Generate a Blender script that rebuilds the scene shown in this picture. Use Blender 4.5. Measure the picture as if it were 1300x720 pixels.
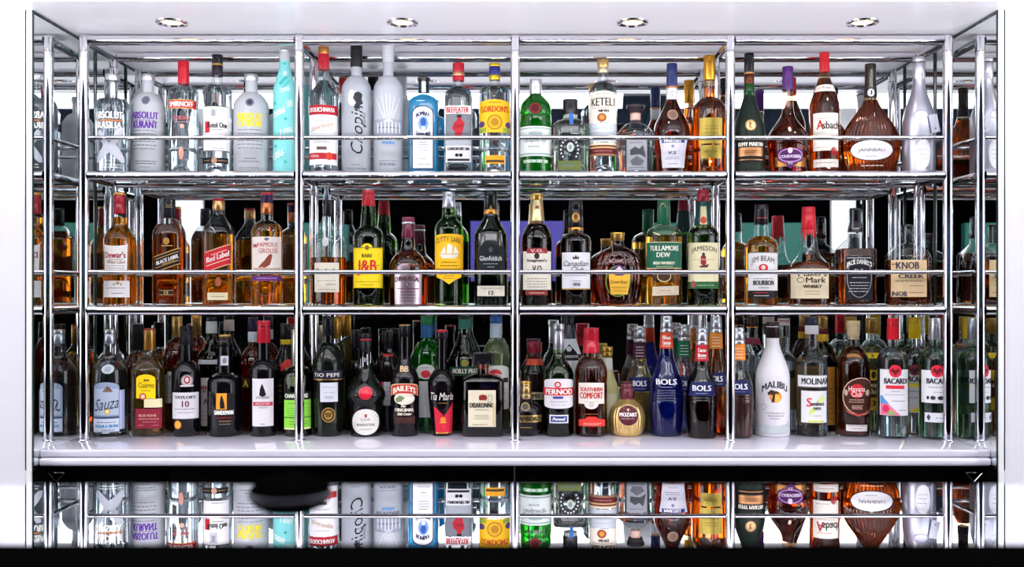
import bpy, bmesh, math, random
from mathutils import Vector
random.seed(7)
for o in list(bpy.data.objects): bpy.data.objects.remove(o)
SC = bpy.context.scene
COL = SC.collection
# ---------------------------------------------------------------- camera, world, light, exposure
D = 3.0            # camera to the front of the shelving frame (y = 0)
S = 420.0          # photograph pixels per metre at y = 0
VX, VY = 654.0, 370.0
ZC = 1.302         # camera height
cam = bpy.data.cameras.new('camera'); camo = bpy.data.objects.new('camera', cam); COL.objects.link(camo)
camo.location = (0, -D, ZC); camo.rotation_euler = (math.pi/2, 0, 0)
cam.sensor_width = 36.0; cam.lens = S*D/1300*36
cam.shift_x = (650-VX)/1300; cam.shift_y = (VY-360)/1300
cam.clip_start = 0.02
cam.dof.use_dof = True; cam.dof.focus_distance = 3.12; cam.dof.aperture_fstop = 8.0
SC.camera = camo
w = bpy.data.worlds.new('world'); SC.world = w; w.use_nodes = True
w.node_tree.nodes['Background'].inputs[0].default_value = (0.75, 0.8, 1, 1)
w.node_tree.nodes['Background'].inputs[1].default_value = 0.05
def area(name, loc, rot, sx, sy, power, color=(1,1,1)):
    l = bpy.data.lights.new(name, 'AREA'); l.shape = 'RECTANGLE'; l.size = sx; l.size_y = sy; l.energy = power; l.color = color
    o = bpy.data.objects.new(name, l); COL.objects.link(o); o.location = loc; o.rotation_euler = rot
    return o
# lamps added over bar and room to light shelves and walls (housings are built with the room)
ADDED_BAR_LAMPS = [(-1.5,-2.0,2.46), (0,-2.0,2.46), (1.5,-2.0,2.46)]
for L in ADDED_BAR_LAMPS: area('added_bar_light', (L[0], L[1], L[2]-0.012), (math.radians(52),0,0), 1.2, 0.22, 5, (0.97,0.96,1.0))
ADDED_ROOM_LAMPS = [(-3.2,-4.6,3.0), (3.2,-4.6,3.0), (-3.3,-1.6,3.0), (3.3,-1.6,3.0)]
for L in ADDED_ROOM_LAMPS: area('added_room_light', (L[0], L[1], L[2]-0.012), (0,0,0), 0.9, 0.9, 22, (0.96,0.97,1.0))
# side lights added to brighten soffit, chrome and bottles, shaped as windows
for s in (-1,1): area('added_side_light', (s*4.27,-2.7,1.45), (0,s*math.pi/2,0), 1.7, 2.6, 60, (0.95,0.96,1.0))
# uplight added behind the bar, out of view, to brighten soffit and top shelf
area('added_uplight_strip', (0,-2.42,1.165), (math.pi,0,0), 4.6, 0.04, 560, (0.97,0.96,1.0))
vs = SC.view_settings
SC.display_settings.display_device = 'sRGB'
vs.view_transform = 'Standard'; vs.look = 'None'; vs.exposure = -0.12; vs.gamma = 1.0; vs.use_curve_mapping = False
cy = SC.cycles
cy.max_bounces = 14; cy.diffuse_bounces = 3; cy.glossy_bounces = 8; cy.transmission_bounces = 10; cy.transparent_max_bounces = 32
cy.caustics_reflective = True; cy.caustics_refractive = False; cy.sample_clamp_indirect = 4; cy.blur_glossy = 0.3
cy.use_denoising = True
try: cy.denoiser = 'OPENIMAGEDENOISE'
except Exception: pass
# ---------------------------------------------------------------- materials
def lin(h):
    h = h.lstrip('#'); c = [int(h[i:i+2],16)/255 for i in (0,2,4)]
    return tuple(v/12.92 if v <= 0.04045 else ((v+0.055)/1.055)**2.4 for v in c) + (1,)
MATS = {}
def nodes(name):
    m = bpy.data.materials.new(name); m.use_nodes = True
    return m, m.node_tree.nodes, m.node_tree.links
def pbr(name, hexc, rough=0.5, metal=0.0, coat=0.0, noise=0.04, scale=60, bump=0.0, spec=0.5):
    m, N, K = nodes(name); b = N['Principled BSDF']; c = lin(hexc)
    b.inputs['Roughness'].default_value = rough; b.inputs['Metallic'].default_value = metal
    b.inputs['Coat Weight'].default_value = coat; b.inputs['Specular IOR Level'].default_value = spec
    b.inputs['Base Color'].default_value = c
    if noise or bump:
        t = N.new('ShaderNodeTexCoord'); n = N.new('ShaderNodeTexNoise'); n.inputs['Scale'].default_value = scale; n.inputs['Detail'].default_value = 4
        K.new(t.outputs['Object'], n.inputs['Vector'])
        if noise:
            r = N.new('ShaderNodeMix'); r.data_type = 'RGBA'
            r.inputs[6].default_value = tuple(v*(1-noise) for v in c[:3])+(1,); r.inputs[7].default_value = tuple(min(1,v*(1+noise)) for v in c[:3])+(1,)
            K.new(n.outputs['Fac'], r.inputs[0]); K.new(r.outputs[2], b.inputs['Base Color'])
        if bump:
            bp = N.new('ShaderNodeBump'); bp.inputs['Strength'].default_value = bump; bp.inputs['Distance'].default_value = 0.002
            K.new(n.outputs['Fac'], bp.inputs['Height']); K.new(bp.outputs['Normal'], b.inputs['Normal'])
    return m
def shell(name, hexc, refl=1.0, rough=0.01):
    """thin clear glass wall: straight-through tint plus Fresnel-like gloss (same from both sides)"""
    m, N, K = nodes(name); N.remove(N['Principled BSDF']); out = N['Material Output']
    tr = N.new('ShaderNodeBsdfTransparent'); tr.inputs[0].default_value = lin(hexc)
    gl = N.new('ShaderNodeBsdfGlossy'); gl.inputs['Roughness'].default_value = rough; gl.inputs[0].default_value = (1,1,1,1)
    lw = N.new('ShaderNodeLayerWeight'); lw.inputs[0].default_value = 0.5
    p = N.new('ShaderNodeMath'); p.operation = 'POWER'; p.inputs[1].default_value = 4.6; K.new(lw.outputs['Facing'], p.inputs[0])
    a = N.new('ShaderNodeMath'); a.operation = 'MULTIPLY_ADD'; a.inputs[1].default_value = 0.9*refl; a.inputs[2].default_value = 0.038*refl; a.use_clamp = True
    K.new(p.outputs[0], a.inputs[0])
    mx = N.new('ShaderNodeMixShader'); K.new(a.outputs[0], mx.inputs[0]); K.new(tr.outputs[0], mx.inputs[1]); K.new(gl.outputs[0], mx.inputs[2])
    K.new(mx.outputs[0], out.inputs[0])
    return m
def liquid(name, hexc, glow=0.18, ior=1.36):
    m, N, K = nodes(name); N.remove(N['Principled BSDF']); out = N['Material Output']; c = lin(hexc)
    b = N.new('ShaderNodeBsdfRefraction'); b.inputs['Color'].default_value = tuple(v**0.6 for v in c); b.inputs['IOR'].default_value = ior; b.inputs['Roughness'].default_value = 0.0
    df = N.new('ShaderNodeBsdfDiffuse'); df.inputs[0].default_value = c
    tl = N.new('ShaderNodeBsdfTranslucent'); tl.inputs[0].default_value = c
    m1 = N.new('ShaderNodeMixShader'); m1.inputs[0].default_value = 0.5; K.new(df.outputs[0], m1.inputs[1]); K.new(tl.outputs[0], m1.inputs[2])
    m2 = N.new('ShaderNodeMixShader'); m2.inputs[0].default_value = glow; K.new(b.outputs[0], m2.inputs[1]); K.new(m1.outputs[0], m2.inputs[2])
    K.new(m2.outputs[0], out.inputs[0])
    return m
def frosted(name, hexc):
    m, N, K = nodes(name); b = N['Principled BSDF']; c = lin(hexc)
    b.inputs['Base Color'].default_value = c; b.inputs['Roughness'].default_value = 0.42; b.inputs['Transmission Weight'].default_value = 0.35
    b.inputs['IOR'].default_value = 1.3
    return m
LIQ = {'water':('#f4f8fb',0.020), 'amber':('#f4a62c',0.060), 'damber':('#d8741a',0.040), 'cognac':('#b04a10',0.030), 'gold':('#f0c452',0.060), 'pale':('#f3e3a4',0.075),
       'green':('#5aa030',0.040), 'tgreen':('#17b53c',0.35), 'sapph':('#5ad2f6',0.6), 'dkgreen':('#4a6a28',0.025), 'rum':('#bc5c1a',0.030),
       'blue':('#2148b4',0.25), 'red':('#a3201c',0.2), 'lime':('#dfe8a8',0.2), 'cola':('#50200e',0.020), 'rose':('#c98f86',0.075), 'mint':('#d9f0e4',0.030),
       'limon':('#e9dd8e',0.7)}
def M(key):
    if key in MATS: return MATS[key]
    if key.startswith('m:'): m = pbr('metal_foil_'+key[3:], key[2:], 0.28, 0.85, 0, 0.03)
    elif key.startswith('g:'): m = pbr('glossy_plastic_'+key[3:], key[2:], 0.25, 0, 0.0, 0.02, spec=0.28)
    elif key.startswith('d:'): m = pbr('dark_glass_'+key[3:], key[2:], 0.05, 0, 0.0, 0.0, spec=0.25)
    elif key.startswith('s:'): m = shell('clear_glass_'+key[3:], key[2:])
    elif key.startswith('f:'): m = frosted('frosted_glass_'+key[3:], key[2:])
    elif key.startswith('k:'): m = pbr('matt_sleeve_'+key[3:], key[2:], 0.4, 0, 0, 0.03, spec=0.2)
    elif key in LIQ: m = liquid('liquid_'+key, *LIQ[key])
    else: m = pbr('printed_paper_'+key[1:], key, 0.55, 0, 0, 0.03, spec=0.18)
    MATS[key] = m
    return m
MAT = {
 'chrome': pbr('polished_chrome', '#e2e0e6', 0.06, 1.0, noise=0.02, scale=15),
 'mirror': pbr('mirror_silvering', '#f0f4f3', 0.0, 1.0, noise=0),
 'wall': pbr('white_wall_paint', '#dddbe3', 0.5, noise=0.012, scale=8, bump=0.02),
 'soffit': pbr('lavender_white_lacquer', '#f6f4fb', 0.25, noise=0.012, scale=5),
 'worktop': pbr('white_solid_surface', '#cdcad8', 0.09, coat=0.3, noise=0.02, scale=7),
 'black': pbr('black_laminate', '#030303', 0.5, noise=0.1, spec=0.02),
 'blackwall': pbr('matt_black_paint', '#020203', 0.9, noise=0.1, spec=0.0),
 'slate': pbr('dark_slate_paint', '#1d2733', 0.7, noise=0.1, spec=0.1),
 'bartop': pbr('polished_steel_sheet', '#dcdce2', 0.004, 1.0, noise=0.0),
 'pad': pbr('black_leather', '#020202', 0.6, noise=0.1, spec=0.0),
 'teal': pbr('teal_fabric', '#185a50', 0.7),
 'white': pbr('white_lacquer', '#f6f6f8', 0.35, noise=0.01),
 'floor': pbr('dark_floor_boards', '#0f0c0a', 0.5, noise=0.3, scale=6, spec=0.15),
 'glass_edge': pbr('green_glass_edge', '#1b2a27', 0.15, noise=0.05),
 'shelf': shell('shelf_glass', '#e9f2ee', 1.0),
}
def emis(name, hexc, s):
    m, N, K = nodes(name); b = N['Principled BSDF']; b.inputs['Base Color'].default_value = lin(hexc)
    b.inputs['Emission Color'].default_value = lin(hexc); b.inputs['Emission Strength'].default_value = s
    return m
MAT['screen'] = emis('purple_screen', '#33298a', 0.1)
MAT['bulb'] = emis('warm_bulb', '#ffc98a', 5.0)
# ---------------------------------------------------------------- mesh helpers
def mesh_obj(name, verts, faces, mats, parent=None, smooth=None, fmi=None, loc=None):
    me = bpy.data.meshes.new(name); me.from_pydata(verts, [], faces)
    for m in (mats if isinstance(mats, (list,tuple)) else [mats]): me.materials.append(m)
    if fmi: me.polygons.foreach_set('material_index', fmi)
    if smooth is not None:
        me.polygons.foreach_set('use_smooth', [True]*len(me.polygons))
        me.set_sharp_from_angle(angle=math.radians(smooth))
    me.update()
    o = bpy.data.objects.new(name, me); COL.objects.link(o)
    if parent: o.parent = parent
    if loc: o.location = loc
    return o
def box_data(x0,x1,y0,y1,z0,z1,b=0.0):
    if b <= 0:
        v = [(x,y,z) for x in (x0,x1) for y in (y0,y1) for z in (z0,z1)]
        return v, [(0,1,3,2),(4,6,7,5),(0,4,5,1),(2,3,7,6),(0,2,6,4),(1,5,7,3)]
    bm = bmesh.new(); bmesh.ops.create_cube(bm, size=1)
    for q in bm.verts: q.co = Vector(((x0+x1)/2+q.co.x*(x1-x0), (y0+y1)/2+q.co.y*(y1-y0), (z0+z1)/2+q.co.z*(z1-z0)))
    bmesh.ops.bevel(bm, geom=bm.edges[:], offset=b, segments=3, affect='EDGES', profile=0.5)
    bm.verts.index_update()
    d = [tuple(q.co) for q in bm.verts], [tuple(q.index for q in f.verts) for f in bm.faces]
    bm.free(); return d
def box(name, x0,x1,y0,y1,z0,z1, mat, parent=None, b=0.0):
    v, f = box_data(x0,x1,y0,y1,z0,z1,b)
    return mesh_obj(name, v, f, mat, parent, 40 if b else None)
def tube_data(a, b, r, n=20):
    a, b = Vector(a), Vector(b); d = (b-a).normalized(); u = d.orthogonal().normalized(); w_ = d.cross(u)
    v = []; f = []
    for p in (a,b):
        for k in range(n):
            t = 2*math.pi*k/n; v.append(tuple(p+(u*math.cos(t)+w_*math.sin(t))*r))
    for k in range(n): f.append((k,(k+1)%n,n+(k+1)%n,n+k))
    f.append(tuple(range(n))[::-1]); f.append(tuple(range(n,2*n)))
    return v, f
def tube(name, a, b, r, mat, parent=None, n=20):
    v, f = tube_data(a,b,r,n); return mesh_obj(name, v, f, mat, parent, 40)
def lathe_data(rings, n=40, fn=None, close=(True,True)):
    """rings [(z, hx, hy, power)] bottom to top"""
    v = []; f = []
    for (z,hx,hy,pw) in rings:
        for k in range(n):
            t = 2*math.pi*k/n; c, s = math.cos(t), math.sin(t)
            if pw != 2:
                c = math.copysign(abs(c)**(2/pw), c); s = math.copysign(abs(s)**(2/pw), s)
            m = fn(t,z) if fn else 1.0
            v.append((hx*c*m, hy*s*m, z))
    for i in range(len(rings)-1):
        for k in range(n):
            a = i*n+k; b = i*n+(k+1)%n
            f.append((a,b,b+n,a+n))
    if close[0]: f.append(tuple(range(n))[::-1])
    if close[1]: f.append(tuple(range((len(rings)-1)*n, len(rings)*n)))
    return v, f
def lathe(name, rz, mat, parent=None, n=32, smooth=35, loc=None):
    v, f = lathe_data([(z,r,r,2) for (z,r) in rz], n); return mesh_obj(name, v, f, mat, parent, smooth, loc=loc)
def empty(name, loc, label, cat, group=None, kind=None):
    o = bpy.data.objects.new(name, None); COL.objects.link(o); o.location = loc; o.empty_display_size = 0.05
    tag(o, label, cat, group, kind); return o
def tag(o, label=None, cat=None, group=None, kind=None):
    if label: o['label'] = label
    if cat: o['category'] = cat
    if group: o['group'] = group
    if kind: o['kind'] = kind
    return o
def st(o, label=None): return tag(o, label, None, None, 'structure')
def PX(px, y=0.0): return (px-VX)/S*(1+y/D)
def PZ(py, y=0.0): return ZC+(VY-py)/S*(1+y/D)
# ---------------------------------------------------------------- the setting
XW = 1.356; YM = 0.33; YF = -0.2136; ZW = ZC-0.452; ZS = ZC+0.7895; ZR = 3.2; YB = -6.0; XR = 4.3
st(box('floor', -XR-.1,XR+.1, YB-.1,0.5, -0.1,0, MAT['floor']))
st(box('ceiling', -XR-.1,XR+.1, YB-.1,-0.3, ZR,ZR+.1, MAT['white']))
st(box('trim_1', -XR,XR, -0.3,0.5, ZS,ZS+0.06, MAT['soffit']), 'pale lavender soffit over the shelving niche')
st(box('wall_lintel', -XR,XR, -0.3,-0.24, ZS+0.06,ZR, MAT['wall']))
st(box('wall_left', -XR,-XW-.004, YF,YF+.1, 0,ZS, MAT['wall']))
st(box('wall_right', XW+.004,XR, YF,YF+.1, 0,ZS, MAT['wall']))
for s, nm in ((-1,'trim_2'),(1,'trim_3')):
    t = st(box(nm, min(s*(XW-.0005),s*(XW+.014)),max(s*(XW-.0005),s*(XW+.014)), YF-.006,YF, 0.3,ZS, MAT['white'], b=0.002), 'thin white edge strip of the niche opening')
st(box('wall_side_left', -XR-.1,-XR, YB,YF, 0,ZR, MAT['wall']))
st(box('wall_side_right', XR,XR+.1, YB,YF, 0,ZR, MAT['wall']))
st(box('wall_back', -XR,XR, YB-.1,YB, 0,ZR, MAT['blackwall']))
st(box('trim_4', -2.9,3.0, YB,YB+.03, ZC+1.05,ZR, MAT['slate']), 'dark slate upper band of the room wall')
for i,(x0,x1) in enumerate(((-3.62,-3.35),(-3.30,-3.02),(3.06,3.30),(3.34,3.62))):
    st(box('trim_%d'%(5+i), x0,x1, YB,YB+.06, 0, ZR if i<3 else ZC+0.76, MAT['white'], b=0.01), 'white upright panel on the room wall')
for s, nm in ((-1,'added_window_1'),(1,'added_window_2')):  # unseen panes and frames added around the two side lights
    x0, x1 = sorted((s*4.3, s*4.24))
    w_ = st(box(nm, *sorted((s*4.3,s*4.285)), -4.02,-1.38, 0.58,2.32, MAT['white']))
    for (ya,yb_,za,zb_) in ((-4.06,-4.0,0.54,2.36),(-1.4,-1.34,0.54,2.36),(-4.0,-1.4,0.54,0.6),(-4.0,-1.4,2.3,2.36),(-2.73,-2.67,0.6,2.3)):
        box('added_window_frame', x0,x1, ya,yb_, za,zb_, MAT['white'], w_)
# mirrors of the niche
wb = st(box('wall_mirror_back', -XW-.05,XW+.05, YM,YM+.02, ZW-.02,ZS, MAT['mirror']))
wl = st(box('wall_mirror_left', -XW-.02,-XW, YF,YM, ZW-.05,ZS, MAT['mirror']))
wr = st(box('wall_mirror_right', XW,XW+.02, YF,YM, ZW-.05,ZS, MAT['mirror']))
for s, w_ in ((-1,wl),(1,wr)):
    x = s*XW; tube('mirror_seam', (x,0.205,ZW), (x,0.205,ZS), 0.006, MAT['glass_edge'], w_, 8)
    box('edge_line', min(x,x-s*.004),max(x,x-s*.004), YF,YM, ZS-.006,ZS, MAT['glass_edge'], w_)
    box('edge_line', min(x,x-s*.003),max(x,x-s*.003), YF-.001,YF+.006, ZW-.05,ZS, MAT['glass_edge'], w_)
# ---------------------------------------------------------------- worktop and cabinets
wt = empty('worktop', (0,0,ZW), 'long glossy white worktop carrying the bottom row of bottles', 'worktop')
box('slab', -XW+.001,XW-.001, -0.172,YM-.002, -0.021,0, MAT['worktop'], wt, 0.004)
box('front_edge', -XW+.001,XW-.001, -0.18,0.30, -0.046,-0.0225, MAT['worktop'], wt, 0.008)
for i in range(4):
    x0 = -XW+.01+i*(2*XW-.02)/4; x1 = x0+(2*XW-.02)/4-.004
    c = empty('base_cabinet', ((x0+x1)/2,-0.1,0), 'black base cabinet under the white worktop, %s from the left' % ['first','second','third','fourth'][i], 'cabinet', 'black base cabinets')
    h = (x1-x0)/2
    box('body', -h,h, 0.02,0.38, 0.0,0.80, MAT['black'], c)
    for s in (-1,1):
        d = box('door', min(0.002*s,(h-.002)*s),max(0.002*s,(h-.002)*s), 0.0,0.02, 0.06,0.795, MAT['black'], c, 0.002)
        box('handle', min(s*.02,s*.03),max(s*.02,s*.03), -0.02,0.0, 0.45,0.6, MAT['chrome'], d, 0.002)
for s, nm in ((-1,'trim_9'),(1,'trim_10')):
    st(box(nm, *sorted((s*XW,s*(XW-.008))), YF+.004,0.3, 0,ZW-.047, MAT['black']), 'black filler panel at the end of the base cabinets')
for s, e in ((-1,'left'),(1,'right')):   # small triangular chrome brackets under the ends of the worktop
    cx = s*1.325; z1 = ZW-0.072; r = 0.024
    br = empty('worktop_bracket', (cx,-0.135,z1), 'small triangular chrome bracket below the %s end of the white worktop' % e, 'bracket')
    tri = [(-r,0),(r,0),(0,-0.026)]
    for k in range(3):
        a, b = tri[k], tri[(k+1)%3]; tube('bracket_bar', (a[0],0,a[1]), (b[0],0,b[1]), 0.0022, MAT['chrome'], br, 8)
    tube('mounting_pin', (0,0,0), (0,0.05,0), 0.003, MAT['chrome'], br, 8)
# ---------------------------------------------------------------- chrome shelving frame
YP = 0.22; RT = 0.0143
PXS = [PX(107), PX(380), PX(654), PX(927), PX(1203)]
fr = empty('shelving_frame', (0,0,ZW), 'chrome tube shelving frame with four bays in front of the mirror', 'shelving')
def ft(name, a, b, r): return tube(name, (a[0],a[1],a[2]-ZW), (b[0],b[1],b[2]-ZW), r, MAT['chrome'], fr)
ZT = PZ(51.5)
Z1 = ZC+0.364; Z2 = ZC-0.043             # upper faces of the two glass shelf levels
for y in (0, YP):
    for x in PXS:
        p = ft('post', (x,y,ZW+.004), (x,y,ZT+0.008), RT)
        lathe('foot_flange', [(0,0.0178),(0.003,0.0178),(0.005,0.016)], MAT['chrome'], p, 24, loc=(x,y,0))
        lathe('collar', [(0,RT+.0006),(0.0012,RT+.0012),(0.002,RT+.0006)], MAT['chrome'], p, 24, loc=(x,y,ZT-ZW-0.034))
        lathe('end_cap', [(0,RT*1.02),(0.004,RT*0.95),(0.008,RT*0.5),(0.0095,0.001)], MAT['chrome'], p, 24, loc=(x,y,ZT-ZW+0.008))
    for i in range(4):
        a, b = PXS[i]+RT, PXS[i+1]-RT
        ft('top_tube', (a,y,ZT), (b,y,ZT), RT)
        for z in (Z1,Z2):
            t = ft('shelf_tube', (a,y,z-RT), (b,y,z-RT), RT)
            for e in (a,b):
                d = 0.004 if e == a else -0.004
                v,f = tube_data((e,y,z-RT-ZW),(e+d,y,z-RT-ZW),RT+.0012,20); mesh_obj('joint_ring', v, f, MAT['chrome'], t, 40)
        for z in (PZ(175), PZ(345.5)):
            ft('guard_rail', (a,y,z), (b,y,z), 0.0066)
for i,x in enumerate(PXS):
    for z in (ZT, Z1-RT, Z2-RT): ft('depth_tube', (x,RT,z), (x,YP-RT,z), RT*0.9)
    if i in (0,4):
        for z in (PZ(175), PZ(345.5)): ft('side_rail', (x,RT,z), (x,YP-RT,z), 0.0066)
nb = ['first','second','third','fourth']
for li,(z,nm) in enumerate(((Z1,'upper'),(Z2,'lower'))):
    for i in range(4):
        a, b = PXS[i]+RT+.002, PXS[i+1]-RT-.002
        g = empty('glass_shelf', ((a+b)/2, YP/2, z-0.008), '%s clear glass shelf in the %s bay from the left' % (nm, nb[i]), 'shelf', 'glass shelves')
        h = (b-a)/2; k = YP/2-RT-.001
        box('pane', -h,h, -k,k, 0,0.008, MAT['shelf'], g)
        for q in (-0.62,0.64):
            s_ = lathe('support_stud', [(-0.014,0.004),(-0.013,0.0085),(-0.009,0.0085),(-0.008,0.006),(0,0.006)], MAT['chrome'], g, 16, loc=(h*q,0.03,0))
# ---------------------------------------------------------------- downlights in the soffit
for i,px in enumerate((218,511,803,1095)):
    x = PX(px,-0.09); y = -0.09
    d = empty('recessed_downlight', (x,y,ZS), 'small round recessed downlight in the soffit, %s from the left' % nb[i], 'downlight', 'recessed downlights')
    v,f = lathe_data([(0,0.047,0.047,2),(-0.004,0.046,0.046,2),(-0.005,0.038,0.038,2),(-0.0005,0.033,0.033,2)], 32, close=(False,False)); mesh_obj('trim_ring', v, f, MAT['chrome'], d, 35)
    v,f = lathe_data([(-0.0045,0.001,0.001,2),(-0.004,0.016,0.016,2),(-0.0008,0.028,0.028,2)], 24, close=(True,False)); mesh_obj('bulb', v, f, MAT['bulb'], d, 60)
    l = bpy.data.lights.new('downlight_beam','SPOT'); l.energy = 2.5; l.color = (1,0.9,0.8); l.spot_size = math.radians(120); l.spot_blend = 0.8; l.shadow_soft_size = 0.03
    lo = bpy.data.objects.new('downlight_beam', l); COL.objects.link(lo); lo.parent = d; lo.location = (0,0,-0.02)
# housings for the added lamps
def lamp(L, sx, sy, rot, label):
    e = empty('added_lamp', L, label, 'lamp'); e.rotation_euler = (rot,0,0)
    box('housing', -sx/2-.02,sx/2+.02, -sy/2-.02,sy/2+.02, 0.0,0.05, MAT['white'], e, 0.004)
    return e
for i,L in enumerate(ADDED_BAR_LAMPS):
    e = lamp(L, 1.2, 0.22, math.radians(52), 'linear white lamp added above the bar to light the shelves, %s from the left' % nb[i])
for i,L in enumerate(ADDED_ROOM_LAMPS):
    lamp(L, 0.9, 0.9, 0, 'square white lamp panel added to light the room, %s' % ['far left','far right','near left','near right'][i])
# ---------------------------------------------------------------- things of the room that show in the mirror
sc_ = empty('wall_screen', (0.04,YB+.04,ZC+.1), 'glowing purple wall screen reflected in the middle of the back mirror', 'screen')
box('panel', -0.47,0.47, 0,0.02, 0,0.58, MAT['screen'], sc_); box('frame', -0.49,0.49, -0.035,0, -0.02,0.60, MAT['black'], sc_)
for x0,x1,lb in ((2.1,2.8,'teal high-backed bench reflected in the right bay of the mirror'),(1.3,1.85,'narrow teal high-backed bench beside the wide one'),(-2.05,-1.6,'narrow teal high-backed bench on the left of the room')):
    be = empty('wall_bench', ((x0+x1)/2,YB+.05,0), lb, 'bench'); h=(x1-x0)/2
    box('backrest', -h,h, 0,0.1, 0.45,ZC+.66, MAT['teal'], be, 0.02); box('seat', -h,h, 0.1,0.55, 0.36,0.46, MAT['teal'], be, 0.02); box('plinth', -h+.03,h-.03, 0.05,0.5, 0,0.36, MAT['black'], be)
nbd = empty('notice_board', (3.48,YB+.005,ZC+.77), 'black notice board with rows of white cards on the room wall', 'notice board')
box('board', -0.155,0.155, 0,0.03, 0,0.30, MAT['black'], nbd)
for r in range(2):
    for c in range(4):
        wd = (0.085,0.035)[c%2]; x = -0.13+[0,0.105,0.16,0.25][c]; x = min(x, 0.15-wd)
        box('card', x,x+wd, 0.03,0.034, 0.17-r*.09,0.21-r*.09, MAT['white'], nbd)
# ---------------------------------------------------------------- the bar in front
ZB = ZC-45/420
bar = empty('bar_counter', (0,-2.52,0), 'polished mirror-like bar top with black padded edge in the foreground', 'bar counter')
yo = 2.52
box('polished_top', -2.6,2.6, -2.80+yo,-2.449+yo, ZB-.012,ZB, MAT['bartop'], bar)
box('back_panel', -2.55,2.55, -2.50+yo,-2.47+yo, 0,ZB-.012, MAT['black'], bar)
box('front_panel', -2.55,2.55, -2.85+yo,-2.80+yo, 0,ZB-.012, MAT['black'], bar)
tr = box('added_light_trough', -2.5,2.5, -2.465+yo,-2.375+yo, 1.14,1.152, MAT['black'], bar)  # trough added to hold the uplight strip
box('added_light_baffle', -2.5,2.5, -2.385+yo,-2.375+yo, 1.152,1.174, MAT['black'], tr)  # added lip, keeps the strip out of the mirror
box('armrest', -2.6,2.6, -2.96+yo,-2.598+yo, ZB-.03,ZB+.006, MAT['pad'], bar, 0.005)
dz = empty('domed_disc', (PX(370,-2.47),-2.473,ZB), 'small domed black disc with polished rim on the bar top', 'disc')
lathe('dome', [(0,0.0213),(0.003,0.0207),(0.0062,0.0178),(0.0088,0.012),(0.0101,0.006),(0.0104,0.001)], pbr('black_enamel','#020202',0.5,spec=0.0), dz, 40)
v,f = [],[]
for i in range(40):
    t = 2*math.pi*i/40
    for j in range(8):
        p = 2*math.pi*j/8; rr = 0.0213+0.0007*math.cos(p); v.append((rr*math.cos(t), rr*math.sin(t), 0.001+0.0007*math.sin(p)))
for i in range(40):
    for j in range(8): f.append((i*8+j, ((i+1)%40)*8+j, ((i+1)%40)*8+(j+1)%8, i*8+(j+1)%8))
mesh_obj('rim', v, f, pbr('dark_chrome','#222126',0.25,1.0), dz, 60)
# ---------------------------------------------------------------- bottle builder
ROWS = {1:(0.145, Z1), 2:(0.145, Z2), 3:(0.125, ZW), 4:(0.232, ZW)}   # axis depth, standing height (4 = behind, on the worktop)
def base_px(row, yb=None): y0, z = ROWS[row]; return VY-(z-ZC)*S/(1+(y0 if yb is None else yb)/D)
def T(s,xc,yc,w,h,c,arc=0,sl=0,rot=0,bold=0.02,sh=0): return ('t',s,xc,yc,w,h,c,arc,sl,rot,bold,sh)
def E(xc,yc,rx,ry,c): return ('e',xc,yc,rx,ry,c)
def R(x0,x1,y0,y1,c,sl=0): return ('r',x0,x1,y0,y1,c,sl)
def P(pts,c): return ('p',pts,c)
def F(x0,x1,y0,y1,n,c): return ('f',x0,x1,y0,y1,n,c)
def G(xc,yc,r,w,c,ry=None): return ('g',xc,yc,r,w,c,ry or r)
def Lb(x0,x1,y0,y1,c,ins=(),at=0,ab=0,sl=0,tp=0): return ('L',x0,x1,y0,y1,c,list(ins),at,ab,sl,tp)
def pf(bot, r, sh, nb, neck, top, st='r', br=None, nk2=None):
    """silhouette from the base up: base, body, shoulder curve, neck"""
    br = br or r
    pts = [(bot,br*0.93),(bot-0.8,br*0.975),(bot-2.0,br)]
    if br != r: pts += [(bot+(sh-bot)*t, br+(r-br)*(t*t*(3-2*t))) for t in (0.25,0.5,0.75)]
    n2 = nk2 or neck
    for k in range(11):
        t = k/10; y = sh+(nb-sh)*t
        if st == 'r': q = math.sqrt(max(0,1-t*t))*0.72+(1+math.cos(math.pi*t))/2*0.28
        elif st == 's': q = (1+math.cos(math.pi*t))/2
        elif st == 'b': q = ((1+math.cos(math.pi*t))/2)**1.25
        elif st == 'l': q = (1-t)*0.8+(1+math.cos(math.pi*t))/2*0.2
        elif st == 'q': q = (1-t**3)*0.85+(1-t)*0.15
        pts.append((y, n2+(r-n2)*q))
    pts += [(nb+(top-nb)*t, n2+(neck-n2)*t) for t in (0.25,0.5,0.75)]
    pts.append((top+1.0,neck))
    return pts
def spline(pts, n=4):
    out = []
    for i in range(len(pts)-1):
        p0 = pts[max(0,i-1)]; p1 = pts[i]; p2 = pts[i+1]; p3 = pts[min(len(pts)-1,i+2)]
        for k in range(n):
            t = k/n
            out.append(tuple(0.5*((2*p1[j])+(-p0[j]+p2[j])*t+(2*p0[j]-5*p1[j]+4*p2[j]-p3[j])*t*t+(-p0[j]+3*p1[j]-3*p2[j]+p3[j])*t**3) for j in (0,1)))
    out.append(pts[-1]); return out
SPECS = []
def bot(name, row, cx, prof, glass, caps, items, label, liq=None, fill=None, n=2, dr=1.0, flute=None, cat='bottle', yb=None):
    SPECS.append(dict(name=name,row=row,cx=cx,prof=prof,glass=glass,caps=caps,items=items,label=label,liq=liq,fill=fill,n=n,dr=dr,flute=flute,cat=cat,yb=yb))
GLY = {}
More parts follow.
